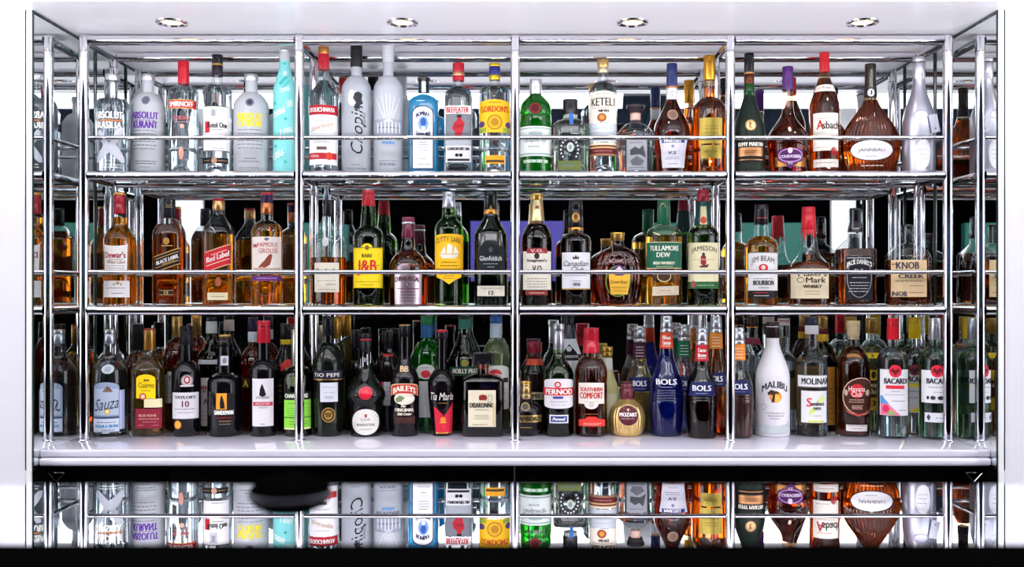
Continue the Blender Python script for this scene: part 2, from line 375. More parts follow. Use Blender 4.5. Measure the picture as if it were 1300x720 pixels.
def collect_text():
    keys = set()
    def walk(items):
        for it in items:
            if it[0] == 't': keys.add((it[1], it[10], it[11]))
            elif it[0] == 'L': walk(it[6])
    for s in SPECS: walk(s['items'])
    tmp = []
    for k in sorted(keys):
        c = bpy.data.curves.new('lettering','FONT'); c.body = k[0]; c.offset = 0.0; c.shear = k[2]; c.resolution_u = 2; c.fill_mode = 'FRONT'
        o = bpy.data.objects.new('lettering', c); COL.objects.link(o); tmp.append((k,o,c))
    bpy.context.view_layer.update(); dg = bpy.context.evaluated_depsgraph_get()
    for k,o,c in tmp:
        ev = o.evaluated_get(dg); me = ev.to_mesh()
        vs_ = [(v.co.x, v.co.y) for v in me.vertices]; fs = [tuple(p.vertices) for p in me.polygons]
        ev.to_mesh_clear()
        x0 = min(v[0] for v in vs_); x1 = max(v[0] for v in vs_); y0 = min(v[1] for v in vs_); y1 = max(v[1] for v in vs_)
        GLY[k] = ([((x-x0)/(x1-x0), (y-y0)/(y1-y0)) for x,y in vs_], fs)
    for k,o,c in tmp: bpy.data.objects.remove(o); bpy.data.curves.remove(c)
class Bottle:
    def __init__(self, s):
        self.sp = s; self.yb, self.zb = ROWS[s['row']]
        if s['yb'] is not None: self.yb = s['yb']
        self.s = (1+self.yb/D)/S
        self.X = (s['cx']-VX)*self.s
        bp = self.bp = base_px(s['row'], s['yb']); b0 = base_px(s['row'])
        z = []; r = []
        for y,h in s['prof']:
            if y > b0-6: y += bp-b0
            z.append(max(0.0,(bp-y)*self.s)); r.append(h*self.s)
        z[0] = 0.0
        for i in range(1,len(z)): z[i] = max(z[i], z[i-1]+1e-5)
        self.z, self.r = z, r; self.rmax = max(r); self.rmin = r[-1]
        self.rb = r[2]
    def hw(self, z):
        Z, Rr = self.z, self.r
        if z <= Z[0]: return Rr[0]
        for i in range(1,len(Z)):
            if z <= Z[i]:
                t = (z-Z[i-1])/(Z[i]-Z[i-1]); return Rr[i-1]+(Rr[i]-Rr[i-1])*t
        return Rr[-1]
    def sec(self, h):
        s = self.sp
        if s['n'] == 2 and s['dr'] == 1: return h, 2
        q = min(1,max(0,(h-self.rmin*1.05)/max(1e-6,(self.rmax*0.9-self.rmin*1.05))))
        return max(min(h,self.rmin), h*(1+(s['dr']-1)*q)) if s['dr'] < 1 else h, 2+(s['n']-2)*q
    def front(self, u, z, off):
        h = self.hw(z); hd, n = self.sec(h); h += off; hd += off
        q = min(0.9999, abs(u/h))
        return -hd*(1-q**n)**(1/n)
    def zz(self, y, x=None):
        """height on the front face that the photo shows at pixel row y"""
        z = (self.bp-y)*self.s
        for _ in range(3):
            yv = self.yb+self.front(0, z, 0); z = ZC+(VY-y)/S*(1+yv/D)-self.zb
        return z
    def uu(self, x, z):
        h = self.hw(z); u = 0
        for _ in range(4):
            yv = self.yb+self.front(u, z, 0); u = (x-VX)/S*(1+yv/D)-self.X
            u = max(-0.985*h, min(0.985*h, u))
        return u
    def lerp_u(self, u0, u1, t, z):
        h = self.hw(z); hd, n = self.sec(h)
        if n < 2.3:
            a0, a1 = math.asin(max(-1,min(1,u0/h))), math.asin(max(-1,min(1,u1/h))); return h*math.sin(a0+(a1-a0)*t)
        return u0+(u1-u0)*t
    def put(self, u, z, off):
        h = self.hw(z); u = max(-0.988*h, min(0.988*h, u))
        if self.sp['flute']: off += self.sp['flute'][1]*h
        return (u, self.front(u, z, off), z)
class Acc:
    def __init__(self): self.v = []; self.f = []; self.mi = []; self.mats = []
    def add(self, v, f, key):
        m = M(key)
        if m not in self.mats: self.mats.append(m)
        i = self.mats.index(m); o = len(self.v); self.v += v
        for q in f: self.f.append(tuple(a+o for a in q)); self.mi.append(i)
    def build(self, name, parent, smooth=None):
        if not self.f: return None
        return mesh_obj(name, self.v, self.f, self.mats, parent, smooth, self.mi)
def grid_patch(B, x0,x1,y0,y1,off,at=0,ab=0,sl=0,tp=0,nu=28,nv=5,ell=False):
    xm = (x0+x1)/2; zt, zb_ = B.zz(y0), B.zz(y1); k = (zt-zb_)/max(1e-6,(y1-y0)); zm = (zt+zb_)/2
    zb_ = max(zb_, 0.0015)
    u0, u1 = B.uu(x0,zm), B.uu(x1,zm)
    v = []; f = []
    for i in range(nu+1):
        t = i/nu; c = 2*t-1; a = math.sqrt(max(0,1-c*c))
        for j in range(nv+1):
            q = j/nv
            top = zt-at*k*(1-a); bt = zb_+ab*k*(1-a)
            z = bt+(top-bt)*q
            xx = (c*(1-tp*(1-q)) if tp >= 0 else c*(1+tp*q))
            u = B.lerp_u(u0,u1,(xx+1)/2,zm)*(B.hw(z)/B.hw(zm) if abs(B.hw(z)/B.hw(zm)-1) > 0.02 and B.sp['n'] == 2 else 1)
            z += sl*(u-(u0+u1)/2)
            v.append(B.put(u,z,off))
    for i in range(nu):
        for j in range(nv):
            a = i*(nv+1)+j; f.append((a,a+nv+1,a+nv+2,a+1))
    return v, f
def flat_pts(B, pts, faces, off):
    """pixel-space polygon laid on the glass around its own centre"""
    xs = [p[0] for p in pts]; ys = [p[1] for p in pts]
    xc, yc = (min(xs)+max(xs))/2, (min(ys)+max(ys))/2
    z0 = B.zz(yc); k = (B.zz(yc-4)-B.zz(yc+4))/8; uc = B.uu(xc,z0); h = B.hw(z0)
    a0 = math.asin(max(-0.98,min(0.98,uc/h)))
    ul, ur = B.uu(min(xs),z0), B.uu(max(xs),z0); W = max(1e-6,max(xs)-min(xs))
    v = []
    for x,y in pts:
        z = max(0.002, z0+(yc-y)*k)
        u = B.lerp_u(ul,ur,(x-min(xs))/W,z0)
        v.append(B.put(u,z,off))
    return v, faces
def poly(B, pts, off, cuts=1):
    bm = bmesh.new(); vs_ = [bm.verts.new((x,y,0)) for x,y in pts]; bm.faces.new(vs_); bm.normal_update()
    bmesh.ops.triangulate(bm, faces=bm.faces[:])
    w_ = max(p[0] for p in pts)-min(p[0] for p in pts)
    if w_ > 6: bmesh.ops.subdivide_edges(bm, edges=bm.edges[:], cuts=4 if w_ > 16 else 2, use_grid_fill=True)
    bmesh.ops.triangulate(bm, faces=bm.faces[:])
    bm.verts.index_update(); p = [(q.co.x,q.co.y) for q in bm.verts]; f = [tuple(q.index for q in fc.verts) for fc in bm.faces]; bm.free()
    return flat_pts(B, p, f, off)
def add_item(B, acc, it, off):
    k = it[0]
    if k == 't':
        _,s,xc,yc,w_,h,c,arc,sl,rot,bold,sh = it
        gv, gf = GLY[(s,bold,sh)]
        zt, zb_ = B.zz(yc-h/2), B.zz(yc+h/2); zm = (zt+zb_)/2; kk = (zt-zb_)/h
        u0, u1 = B.uu(xc-w_/2,zm), B.uu(xc+w_/2,zm); hl = 0.84*B.hw(zm)
        if B.sp['n'] == 2: u0, u1 = max(u0,-hl), min(u1,hl)
        v = []; du = min(0.42, bold*14)/max(w_,1) if not rot else 0
        gv = [(a+k*du,b) for k in ((-1,0,1) if bold >= .02 and h >= 3.5 and not rot else (0,)) for a,b in gv]
        gf = [tuple(i+k*(len(gv)//3) for i in q) for k in range(3) for q in gf] if len(gv) != len(GLY[(s,bold,sh)][0]) else gf
        off += 0.0006
        for (a,b) in gv:
            if rot: a, b = 1-b, a
            z = zb_+(zt-zb_)*b
            if arc: z += arc*kk*(1-(2*a-1)**2)-arc*kk*0.5
            u = B.lerp_u(u0,u1,a,zm)
            if sl: z += sl*(u-(u0+u1)/2)
            v.append(B.put(u,z,off))
        acc.add(v, gf, c)
    elif k == 'e':
        _,xc,yc,rx,ry,c = it
        nr = 2 if rx < 4 else 5; na = 24
        pts = [(xc,yc)]+[(xc+rx*(q+1)/nr*math.cos(t*math.pi/12), yc+ry*(q+1)/nr*math.sin(t*math.pi/12)) for q in range(nr) for t in range(na)]
        f = [(0,1+(t+1)%na,1+t) for t in range(na)]
        for q in range(nr-1): f += [(1+q*na+t,1+q*na+(t+1)%na,1+(q+1)*na+(t+1)%na,1+(q+1)*na+t) for t in range(na)]
        v, f = flat_pts(B, pts, f, off); acc.add(v, f, c)
    elif k == 'g':
        _,xc,yc,r,w_,c,ry = it
        pts = [(xc+(r-q)*math.cos(t*math.pi/12), yc+(ry-q)*math.sin(t*math.pi/12)) for q in (w_,0) for t in range(24)]
        f = [(t,(t+1)%24,24+(t+1)%24,24+t) for t in range(24)]
        v, f = flat_pts(B, pts, f, off); acc.add(v, f, c)
    elif k == 'r':
        _,x0,x1,y0,y1,c,sl = it
        v, f = grid_patch(B,x0,x1,y0,y1,off,nu=24,nv=2,sl=sl); acc.add(v, f, c)
    elif k == 'p':
        v, f = poly(B, it[1], off); acc.add(v, f, it[2])
    elif k == 'f':
        _,x0,x1,y0,y1,n,c = it
        v = []; f = []
        for i in range(n):
            y = y0+(y1-y0)*(i+0.5)/n; z = B.zz(y); hh = B.s*0.42
            u0, u1 = B.uu(x0,z), B.uu(x1,z); t = random.uniform(0,0.1)
            end = 1-random.uniform(0,0.1)
            while t < end:
                t2 = min(end, t+random.uniform(0.05,0.16)); o = len(v)
                for q in (t,t2):
                    u = B.lerp_u(u0,u1,q,z); v += [B.put(u,z-hh,off), B.put(u,z+hh,off)]
                f.append((o,o+2,o+3,o+1)); t = t2+0.035
        acc.add(v, f, c)
def ibox(it):
    if it[0] in 'eg': rx, ry = it[3], (it[4] if it[0] == 'e' else it[6]); return (it[1]-rx,it[1]+rx,it[2]-ry,it[2]+ry)
    xs = [q[0] for q in it[1]]; ys = [q[1] for q in it[1]]; return (min(xs),max(xs),min(ys),max(ys))
def print_items(B, parent, items):
    """items [(item, offset)]: every line of lettering, block of small print, band and emblem is a piece of its own"""
    groups = []
    for it, off in items:
        if it[0] in 'egp':
            b = ibox(it); hit = None
            for g in groups:
                if g[0] == 'emblem' and any(b[0] < q[1]+2.5 and b[1] > q[0]-2.5 and b[2] < q[3]+2.5 and b[3] > q[2]-2.5 for q in g[2]): hit = g; break
            if hit: hit[1].append((it,off)); hit[2].append(b)
            else: groups.append(['emblem',[(it,off)],[b]])
        else: groups.append([{'t':'lettering','f':'fine_print','r':'printed_band'}[it[0]],[(it,off)],[]])
    for nm, its, _ in groups:
        a = Acc()
        for it, off in its: add_item(B, a, it, off)
        a.build(nm, parent)
def make_bottle(s):
    B = Bottle(s)
    root = empty(s['name'], (B.X,B.yb,B.zb), s['label'], s['cat'], {1:'bottles on the top glass shelf',2:'bottles on the middle glass shelf',3:'front bottles on the white worktop',4:'bottles behind the front row on the worktop'}[s['row']])
    seg = 40
    fn = None
    if s['flute']:
        kf, af, fy0, fy1 = s['flute']; bp = B.bp; za, zb_ = (bp-fy1)*B.s, (bp-fy0)*B.s; seg = max(96, kf*6)
        def fn(t, z):
            q = min(1,max(0,(z-za)/0.008))*min(1,max(0,(zb_-z)/0.008)); return 1+af*q*math.cos(kf*t)
    def rings(ins, zmax=None, zmin=0.0):
        out = []
        zs = [z for z in B.z if z >= zmin-1e-9 and (zmax is None or z < zmax)]
        if zmin > 0: zs = [zmin]+[z for z in zs if z > zmin+1e-6]
        if zmax is not None: zs.append(zmax)
        if s['flute']:
            ex = []
            for a,b in zip(zs,zs[1:]):
                ex.append(a); nn = int((b-a)/0.006)
                for q in range(1,nn): ex.append(a+(b-a)*q/nn)
            zs = ex+[zs[-1]]
        for z in zs:
            h = B.hw(z); hd, n = B.sec(h); out.append((z,max(.0005,h-ins),max(.0005,hd-ins),n))
        return out
    v, f = lathe_data(rings(0), seg, fn)
    key = s['glass']
    mesh_obj('glass', v, f, M(key), root, 38)
    if s['liq']:
        zf = (B.bp-(s['fill'] or s['prof'][-1][0]+6))*B.s
        v, f = lathe_data(rings(0.0016, zf, 0.0035), seg, fn); mesh_obj('liquid', v, f, M(s['liq']), root, 38)
    for c in s['caps']:
        y0,y1,h0,h1,key = c[:5]; nm = c[5] if len(c) > 5 else 'cap'; sq = c[6] if len(c) > 6 else 2
        z0, z1 = (B.bp-y1)*B.s, (B.bp-y0)*B.s; a, b = h1*B.s+.0003, h0*B.s+.0003
        if nm != 'cork' and sq == 2 and B.sp['dr'] == 1 and z0 < B.z[-1]:
            a = max(a, B.hw(z0)+.0004); b = max(b, B.hw(min(z1,B.z[-1]))+.0004)
        bv = min(0.0012,(z1-z0)*0.2)
        rg = [(z0,a*0.985),(z0+bv*0.5,a)]
        if nm == 'cap' and z1-z0 > 0.03 and sq == 2:      # a rolled groove low on long capsules
            zg = z0+(z1-z0)*0.72; rr = a+(b-a)*0.72
            rg += [(zg-.0016,rr),(zg-.0008,rr-.0006),(zg+.0008,rr-.0006),(zg+.0016,rr)]
        rg += [(z1-bv,b),(z1-bv*0.3,b*0.975),(z1,b*0.92)]
        dq = 0.8 if sq > 2 else 1
        v, f = lathe_data([(z,r_,r_*dq,sq) for z,r_ in rg], 32); mesh_obj(nm, v, f, M(key), root, 35)
    onglass = []; i = 0
    for it in s['items']:
        if it[0] == 'L':
            _,x0,x1,y0,y1,c,ins,at,ab,sl,tp = it
            off = 0.0006+0.0004*i; i += 1
            v, f = grid_patch(B,x0,x1,y0,y1,off,at,ab,sl,tp)
            lo = mesh_obj('label', v, f, M(c), root, 60)
            print_items(B, lo, [(q, off+0.00035+0.0002*j) for j,q in enumerate(ins)])
        else:
            onglass.append((it, 0.0006+0.0002*i)); i += 1
    print_items(B, root, onglass)
    return B, root
# ---------------------------------------------------------------- the bottles (pixel measures of the photograph)
b1, b2, b3, b4 = base_px(1), base_px(2), base_px(3), base_px(4)
W_, K_, CG = '#f4f1ea', '#141314', 's:#f3f7f8'
GLD, SIL = 'm:#c79a45', 'm:#c9c9cf'
# ---- top shelf, first bay
bot('vodka_bottle',1,143,pf(b1,21.5,137,119,7.5,96,'r'),CG,[(95,103,9,9,SIL)],
    [T('ABSOLUT',140,145.5,36,9,W_,bold=.035),R(125,158,151.5,153.5,'#b06a3c'),T('BRASILIA',139,158.5,34,8.5,W_,bold=.035),
     P([(141,182),(150,163),(156,160),(160,164),(156,172),(149,183),(160,199),(161,205),(156,206),(141,193),(128,206),(123,206),(124,199),(134,184),(126,173),(125,166),(130,164)],'#b4b8c2'),
     F(126,158,207,214,2,W_)],
    'clear vodka bottle printed with a grey starfish and white capitals', 'water',127,yb=.066)
bot('vodka_bottle',1,188,pf(b1,21,136,118,7.2,96,'r'),'f:#d3d6de',[(95,103,8.3,8.3,SIL)],
    [E(185,127,5.5,5,'#55586a'),G(185,127,5.5,1,'#8d90a0'),T('ABSOLUT',185.5,146,34,9,'#5a2a92',bold=.035),F(168,203,151.5,153,1,'#3a3a40'),T('KURANT',185.5,158,31,9,'#5a2a92',bold=.035),
     F(168,202,163,191,6,'#4a4a50'),F(172,200,203,209,2,'#25252a'),F(176,192,211,213,1,'#55555c')],
    'frosted vodka bottle with purple capitals on the top shelf')
bot('vodka_bottle',1,233,pf(b1,19,121,108,6.6,79,'q'),CG,[(78,107,6.7,6.9,'g:#b8172b')],
    [Lb(214,250,126,137.5,'#b3202b',[T('SMIRNOFF',231,131.7,31,6.8,W_,bold=.02),R(215,249,126,127,'#c9a45c'),R(215,249,136.5,137.5,'#c9a45c')]),
     T('VODKA',231,149.5,24,4.5,'#b05a5a'),F(220,243,153,156,1,'#c08080'),E(231,160,3,3,'#c99a8a'),E(230,194,3.2,8,'#c98d7d'),F(222,240,200,204,1,'#a0727a')],
    'clear vodka bottle with slim red capsule and curved red name band','water',112)
bot('vodka_bottle',1,276,pf(b1,18.5,119,106,6.6,72,'r'),CG,[(70,81.5,7,6.8,'g:#17151a'),(81.5,83.5,7,7,GLD,'neck_band'),(83.5,97,6.8,6.8,'g:#241a28','neck_band')],
    [Lb(258.5,292,134,192,'#eceaec',[R(266,276,137,151,'#b9bcc4'),R(268.5,273.5,139,147,'#8d919c'),R(260.5,266.5,154,168,'#b0202c'),T('Ketel One',277,158.5,26,7,K_),F(268,284,163,166,1,K_),F(268,286,187,189,1,'#777777'),R(258.5,292,134,135,'#3b3b40'),R(258.5,292,191,192,'#3b3b40')]),
     Lb(257,291,200,207.5,'#17161a',[E(272,203.7,3.6,3.7,'m:#c79a80'),F(259,267,203,204.5,1,'#b08a5a'),F(277,290,203,204.5,1,'#b08a5a')])],
    'clear vodka bottle with black capsule and tall white framed label','water',110)
bot('vodka_bottle',1,319,pf(b1,22,136,118,7.5,96,'r'),'f:#d3d6de',[(95,103.5,8.5,8.5,SIL)],
    [E(317,129.5,5.5,5,'#6a6c7a'),E(317,129.5,3.4,3,'#34364a'),T('ABSOLUT',318,147.5,33,9,'#f0d800',bold=.035),T('CITRON',317.5,156.3,29,8,'#f0d800',bold=.035),
     F(301,336,162,190,6,'#6a6a70'),F(310,326,200,202,1,'#55555c'),F(303,332,203.5,206,1,'#55555c'),F(302,332,211,214,1,'#77777c')],
    'frosted vodka bottle with bright yellow capitals on the top shelf')
bot('sparkling_wine_bottle',1,361.5,pf(b1,14.6,121,79,6.2,63,'s'),'k:#7fd0cf',[(62,66,6.6,6.6,SIL),(66,78,6.3,6.3,'f:#e3e3e8','neck_band')],
    [T('1886',355,142,14,8,'#e6f6f4',sl=.45),T('1886',366,166,20,8,'#e6f6f4',sl=.3),T('1886',370,131,12,9,'#d5efec',sl=.5),T('1886',354,196,13,9,'#e6f6f4',sl=.45),T('8',362,93,4,6,'#e6f6f4'),T('1886',362,113,12,7,'#d5efec',sl=.3),
     R(361,364,149,152,'#19a79f'),R(348.5,350.5,129,133,'#19a79f'),R(361,364,204,207,'#19a79f'),R(349,351,184,187,'#19a79f'),R(360,363,80,82,'#19a79f'),
     P([(354,106),(362,97),(366,97),(358,108)],'#3fb3ae'),P([(358,112),(366,102),(369,100),(363,110)],'#4fbdb7')],
    'slim aqua sleeved bottle covered in white numerals on the top shelf')
# ---- top shelf, second bay
bot('vodka_bottle',1,411,pf(b1,19,124,98,6.2,61,'b'),CG,[(60,69,7,7,'m:#c98a4a'),(69,89,7,7.2,'g:#a81e2c','neck_band')],
    [Lb(392.5,429,133,145,'#a81f2c',[T('STOLICHNAYA',410,139,33,5.5,W_)]),
     Lb(393,429,145.3,209,'#eceaee',[F(400,420,152,154,1,'#999999'),T('Stolichnaya',409,161,28,8,'#b98a4a',sl=.3,sh=.3,bold=.01),F(398,420,178,182,1,'#444444'),R(402,415,186,190,'#5a4a44'),R(393,428,194,202,'#b02430'),E(418,198,4.5,5,'#c4402e'),T('VODKA',400,198,10,3,W_)])],
    'clear vodka bottle with red name band and gold script on white label','water',103)
bot('vodka_bottle',1,452.5,pf(b1,18.7,115,97,6.8,58,'r'),'f:#c3c8d2',[(56,86,7.5,7.6,'k:#121114')],
    [T('CHOPIN',452.5,71,4.2,24,W_,rot=1),T('Chopin',455,164,20,62,K_,rot=1,sh=.35,bold=.012),T('VODKA',462.5,152,3,20,'#33333a',rot=1),E(447,124,5,10,'#e6e8ee'),
     P([(450,118),(455,116),(460,119),(459,126),(461,131),(456,134),(457,139),(449,137),(452,130),(448,125)],'#2b2c34'),F(445,458,208,210,1,'#6d7078'),F(440,466,213,214,1,'#6d7078')],
    'tall frosted vodka bottle with long black capsule and upright script')
bot('vodka_bottle',1,493,pf(b1,18.6,115,97,6.6,58,'r'),'f:#c9ced8',[(56,80,7.6,7.2,'f:#dfe1e8'),],
    [T('POLAND',492.5,208.5,20,3.5,'#6f7686'),R(490.5,495.5,57,78,'#3f86c8'),Lb(476,510,151,171,'#8d94a2',[R(478,508,161,162.5,'#5b6270')]+[R(479+i*4.6,480.6+i*4.6,155,169,'#c9ccd4') for i in range(7)]+[P([(486,155),(493,149),(500,155)],'#b4b8c2')]),
     T('BELVEDERE',493,175,30,4.5,'#59616f'),T('VODKA',493,181,16,3.6,'#4a86c0'),F(480,506,203,205,1,'#7a808c')]+
    [P([(492.5+dx,150),(493.3+dx,150),(492.6+dx*2.2+6*q,118+abs(dx)),(491.8+dx*2.2+6*q,118+abs(dx))],'#eef0f4') for dx,q in ((-5,-.6),(-3,-.2),(-1,0),(1,.2),(3,.4),(5,.8))],
    'tall frosted vodka bottle with pale blue stripe and etched palace band')
bot('gin_bottle',1,538,pf(b1,19,134,121,7,100,'q'),'s:#bfe9f6',[(99,103,8,7.4,'g:#141316'),(103,117.5,6.6,6.6,'g:#1a191d')],
    [R(535.5,540.5,103.5,117,'#e9e4dc'),Lb(523,550.5,134,214.5,'#1f2b52',at=9),
     Lb(524.2,549.3,135.2,213.5,'#eeedf0',[T('BOMBAY',537,145.5,17,5.5,'#1e2850',arc=3),E(537.5,157,6.5,9.5,'#6b8fc4'),E(537.5,155,3.6,5.5,'#274a90'),E(537.5,163,2.6,3,'#d8dbe6'),T('SAPPHIRE',537.5,170,19,5.5,'#1e2850',arc=-3),F(530,545,179,192,4,'#55586a'),F(534,541,200,203,1,'#55586a'),F(528,547,207,211,1,'#55586a')],at=9)],
    'bright blue square gin bottle with arched white label','sapph',121,n=4.5,dr=.8)
bot('gin_bottle',1,582,pf(b1,18,126,110,7,82,'q'),CG,[(80.5,92,7.3,7.3,'g:#a5182a'),(92,97,7.5,7.5,'m:#c98a6a','neck_band'),(97,103,7.3,7.3,'g:#a5182a','neck_band')],
    [Lb(566,598,134,144.5,'#ece9ea',[T('BEEFEATER',581,139.5,28,7,'#b0202e',bold=.02),F(578,586,143,144,1,'#333333')]),
     Lb(566,598,145,185,'#6c7078',[P([(581,147),(585,147),(586,152),(590,156),(588,165),(586,172),(588,181),(584,183),(582,174),(579,182),(575,181),(578,168),(574,163),(576,156),(580,153)],'#a01c2a'),R(566,598,172,185,'#9aa0a8'),P([(580,146),(586,146),(586,149),(580,149)],'#17151a'),P([(578,158),(589,158),(588,162),(578,162)],'#8a1422')]),
     Lb(566,598,185,206,'#d9dade',[T('LONDON DRY GIN',582,189,27,3.8,K_),E(580,197,2.4,2.2,K_),E(585,197,2.4,2.2,K_),R(568,596,201.5,204.5,'#24242a')])],
    'clear rectangular gin bottle with red capsule and red-coated figure','water',110,n=4,dr=.75)
bot('gin_bottle',1,628,pf(b1,20,120,107,7,82,'q'),CG,[(81,85,6.7,6.7,'m:#d6b52a'),(85,96,6.6,6.6,'g:#262a70'),(96,102,6.8,6.8,'m:#d6b52a','neck_band')],
    [Lb(608.5,647.5,126,168,'#e6b420',[T("GORDON'S",627.5,138,35,8,'#b8451c',bold=.025),E(628,155,9.5,9,'#d9a21c'),G(628,155,9.5,1.2,'#8a5a18'),E(628,155,5,5,'#a8781c'),E(612,157,3.4,4,'#4b3a6a'),E(645,158,3.4,4,'#4b3a6a'),R(609,617,162,167,'#7e9a3c'),R(639,647,162,167,'#7e9a3c'),F(620,636,129,131,1,'#6a4a1c')],at=6),
     Lb(616,641,197,208,'#d99a24',[R(617,640,203,206,'#4a3420')])],
    'clear gin bottle with wide yellow label and dark blue capsule','water',112)
# ---- top shelf, third bay
bot('gin_bottle',1,680,spline([(b1,18),(b1-2,19.5),(196,20),(160,20.5),(150,20.3),(147,19.5),(140,20),(132,18),(126,13),(121,8),(118,7),(102,7)]),'s:#a9e6b0',[(101,120,7.5,7.7,'m:#d2d0d6')],
    [E(679.5,137,7,7,'#7a1a22'),E(679.5,137,4.8,4.8,'#4a1016'),
     Lb(660.5,700,160,198,'#dfe6e4',[E(680,169,9,2.6,'#9fb0b0'),T('Tanqueray',679,178,30,8,'#2b4a3c',sh=.35,bold=.008),T('IMPORTED',678,186,14,2.6,'#5a6a64'),R(660.5,700,162,163.3,'#8fa8a0'),R(660.5,700,194.5,196,'#8fa8a0')]),
     T('LONDON DRY GIN',680,204.5,30,4.2,'#cfe8d2')],
    'vivid green gin bottle with round dark red seal','tgreen',118)
bot('tequila_bottle',1,724,pf(b1,22.3,163,152,9,128,'q'),'s:#eef4ec',[(126.7,146,9.6,9.2,'g:#1b1b20'),(146,151,8.2,8.4,'f:#dfe3e2','neck_band')],
    [R(722.5,727.5,127.5,158,'#3c6ab4'),Lb(708,738,204,216,'#5d6636',[F(714,731,208,211,1,'#2f6aa0')])]+
    [P([(723+14*math.cos(a)*k1,190+17*math.sin(a)*k1) for a,k1 in [(math.radians(d),1) for d in range(130,411,20)]]+[(723+8*math.cos(a),190+11*math.sin(a)) for a in [math.radians(d) for d in range(410,129,-20)]],'#24242c')]+
    [E(723+11*math.cos(math.radians(d)),190+14*math.sin(math.radians(d)),1.1,1.2,'#d2d4d8') for d in range(140,401,20)]+[E(724,187,4.5,6,'#b9c0bc'),E(724,187,2.4,3.4,'#7d8880')],
    'squat clear bottle with dark horseshoe emblem and blue strip stopper','water',160,n=4,dr=.85)
bot('vodka_bottle',1,765.5,pf(b1,18,120,104,6.6,77,'r'),CG,[(76,86,7.2,7,'m:#caa468'),(86,93,6.9,6.9,'m:#d8c7a6','neck_band')],
    [Lb(748.5,782.5,115,155,'#eadfce',[T('KETEL1',765.5,129,29,10,K_,bold=.02),F(752,779,136,137,1,'#8a8070'),T('NEVEL',767,140.5,14,3.6,K_),E(764,149,6,5.5,'#8c4a1c'),E(764,149,3.2,3,'#c9803c'),F(757,773,118,119.5,1,'#8a7a60')],at=6),
     Lb(748.5,782.5,155.5,180,'#b9c0c8',[F(752,779,160,176,3,'#98a0aa')]),
     Lb(748.5,782.5,181,198,'#5e1c22',[R(748.5,782.5,181,184,'#d9cbb0'),R(748.5,782.5,186,188,'#b89a6a'),R(748.5,782.5,195,197.5,'#8e6a50'),F(753,778,190,193,1,'#b07a70')])],
    'clear vodka bottle with cream arched label and orange wax seal','water',104)
bot('vodka_bottle',1,806.7,pf(b1,23.3,174,156,6.3,136,'r'),CG,[(134,138,11.3,11.3,'g:#221d22'),(138,144,10.3,8.5,'g:#2b2428'),(144,153,6.6,6.4,'#c8a49a','cork')],
    [Lb(794,823,176,216,'#8b8d94',[R(794,795.4,176,216,'#22222a'),R(821.6,823,176,216,'#22222a'),P([(800,190),(806,186),(811,189),(816,184),(820,200),(812,196),(800,197)],'#3c3d44'),P([(800,204),(808,198),(818,204),(814,210),(803,210)],'#55575f'),F(799,817,179.5,182.5,1,'#44464e'),F(799,818,211,214,1,'#44464e')])],
    'round-shouldered clear decanter bottle with short dark stopper','water',166)
bot('cognac_bottle',1,853,spline([(b1,18.5),(b1-2,19.5),(200,20.5),(180,23),(168,23.2),(158,21),(146,15),(134,9.5),(127,7),(120,6.5),(95,6.2),(82,6.2)]),'s:#f0dcc8',[(81,110,6.6,7,'g:#222a5c'),(110,113,7,7,'m:#b98a6a','neck_band'),(113,127,6.8,7,'#d9dae2','neck_label')],
    [E(854,145.5,7,6.5,'m:#c9a890'),E(854,145.5,5,4.6,'m:#a98a78'),T('V.S',853,119.5,3.5,8,'#33343c',rot=1),Lb(838.5,870.5,176,213,'#cdcbd8',[R(840,869,176,181,'#2c3d80'),T('MARTELL',854,178.5,22,3.6,W_),E(854,185.5,2,1.8,'#777788'),T('V.S',853,194,10,4,'#4a4a66'),F(844,864,198,203,2,'#77778a'),F(847,861,207,209,1,'#77778a')],tp=.12)],
    'dark cognac bottle with navy capsule and silver tapered label','cognac',128)
bot('brandy_bottle',1,900.5,pf(b1,22.3,142,124,7,73,'r'),'s:#f6ead2',[(71,102,6.6,6.9,'m:#cb8f2c'),(102,107,6.4,6.4,'s:#f6ead2','neck_glass')],
    [Lb(888,917,149,182,'m:#94823a',[F(893,912,158,165,2,'#6a5a20'),F(892,913,168,169,1,'#6a5a20')],tp=.05),Lb(889.5,916,184,201,'m:#94823a',[F(893,912,190,194,1,'#6a5a20')],tp=.04)],
    'amber brandy bottle with tall gold capsule and olive gold label','damber',110)
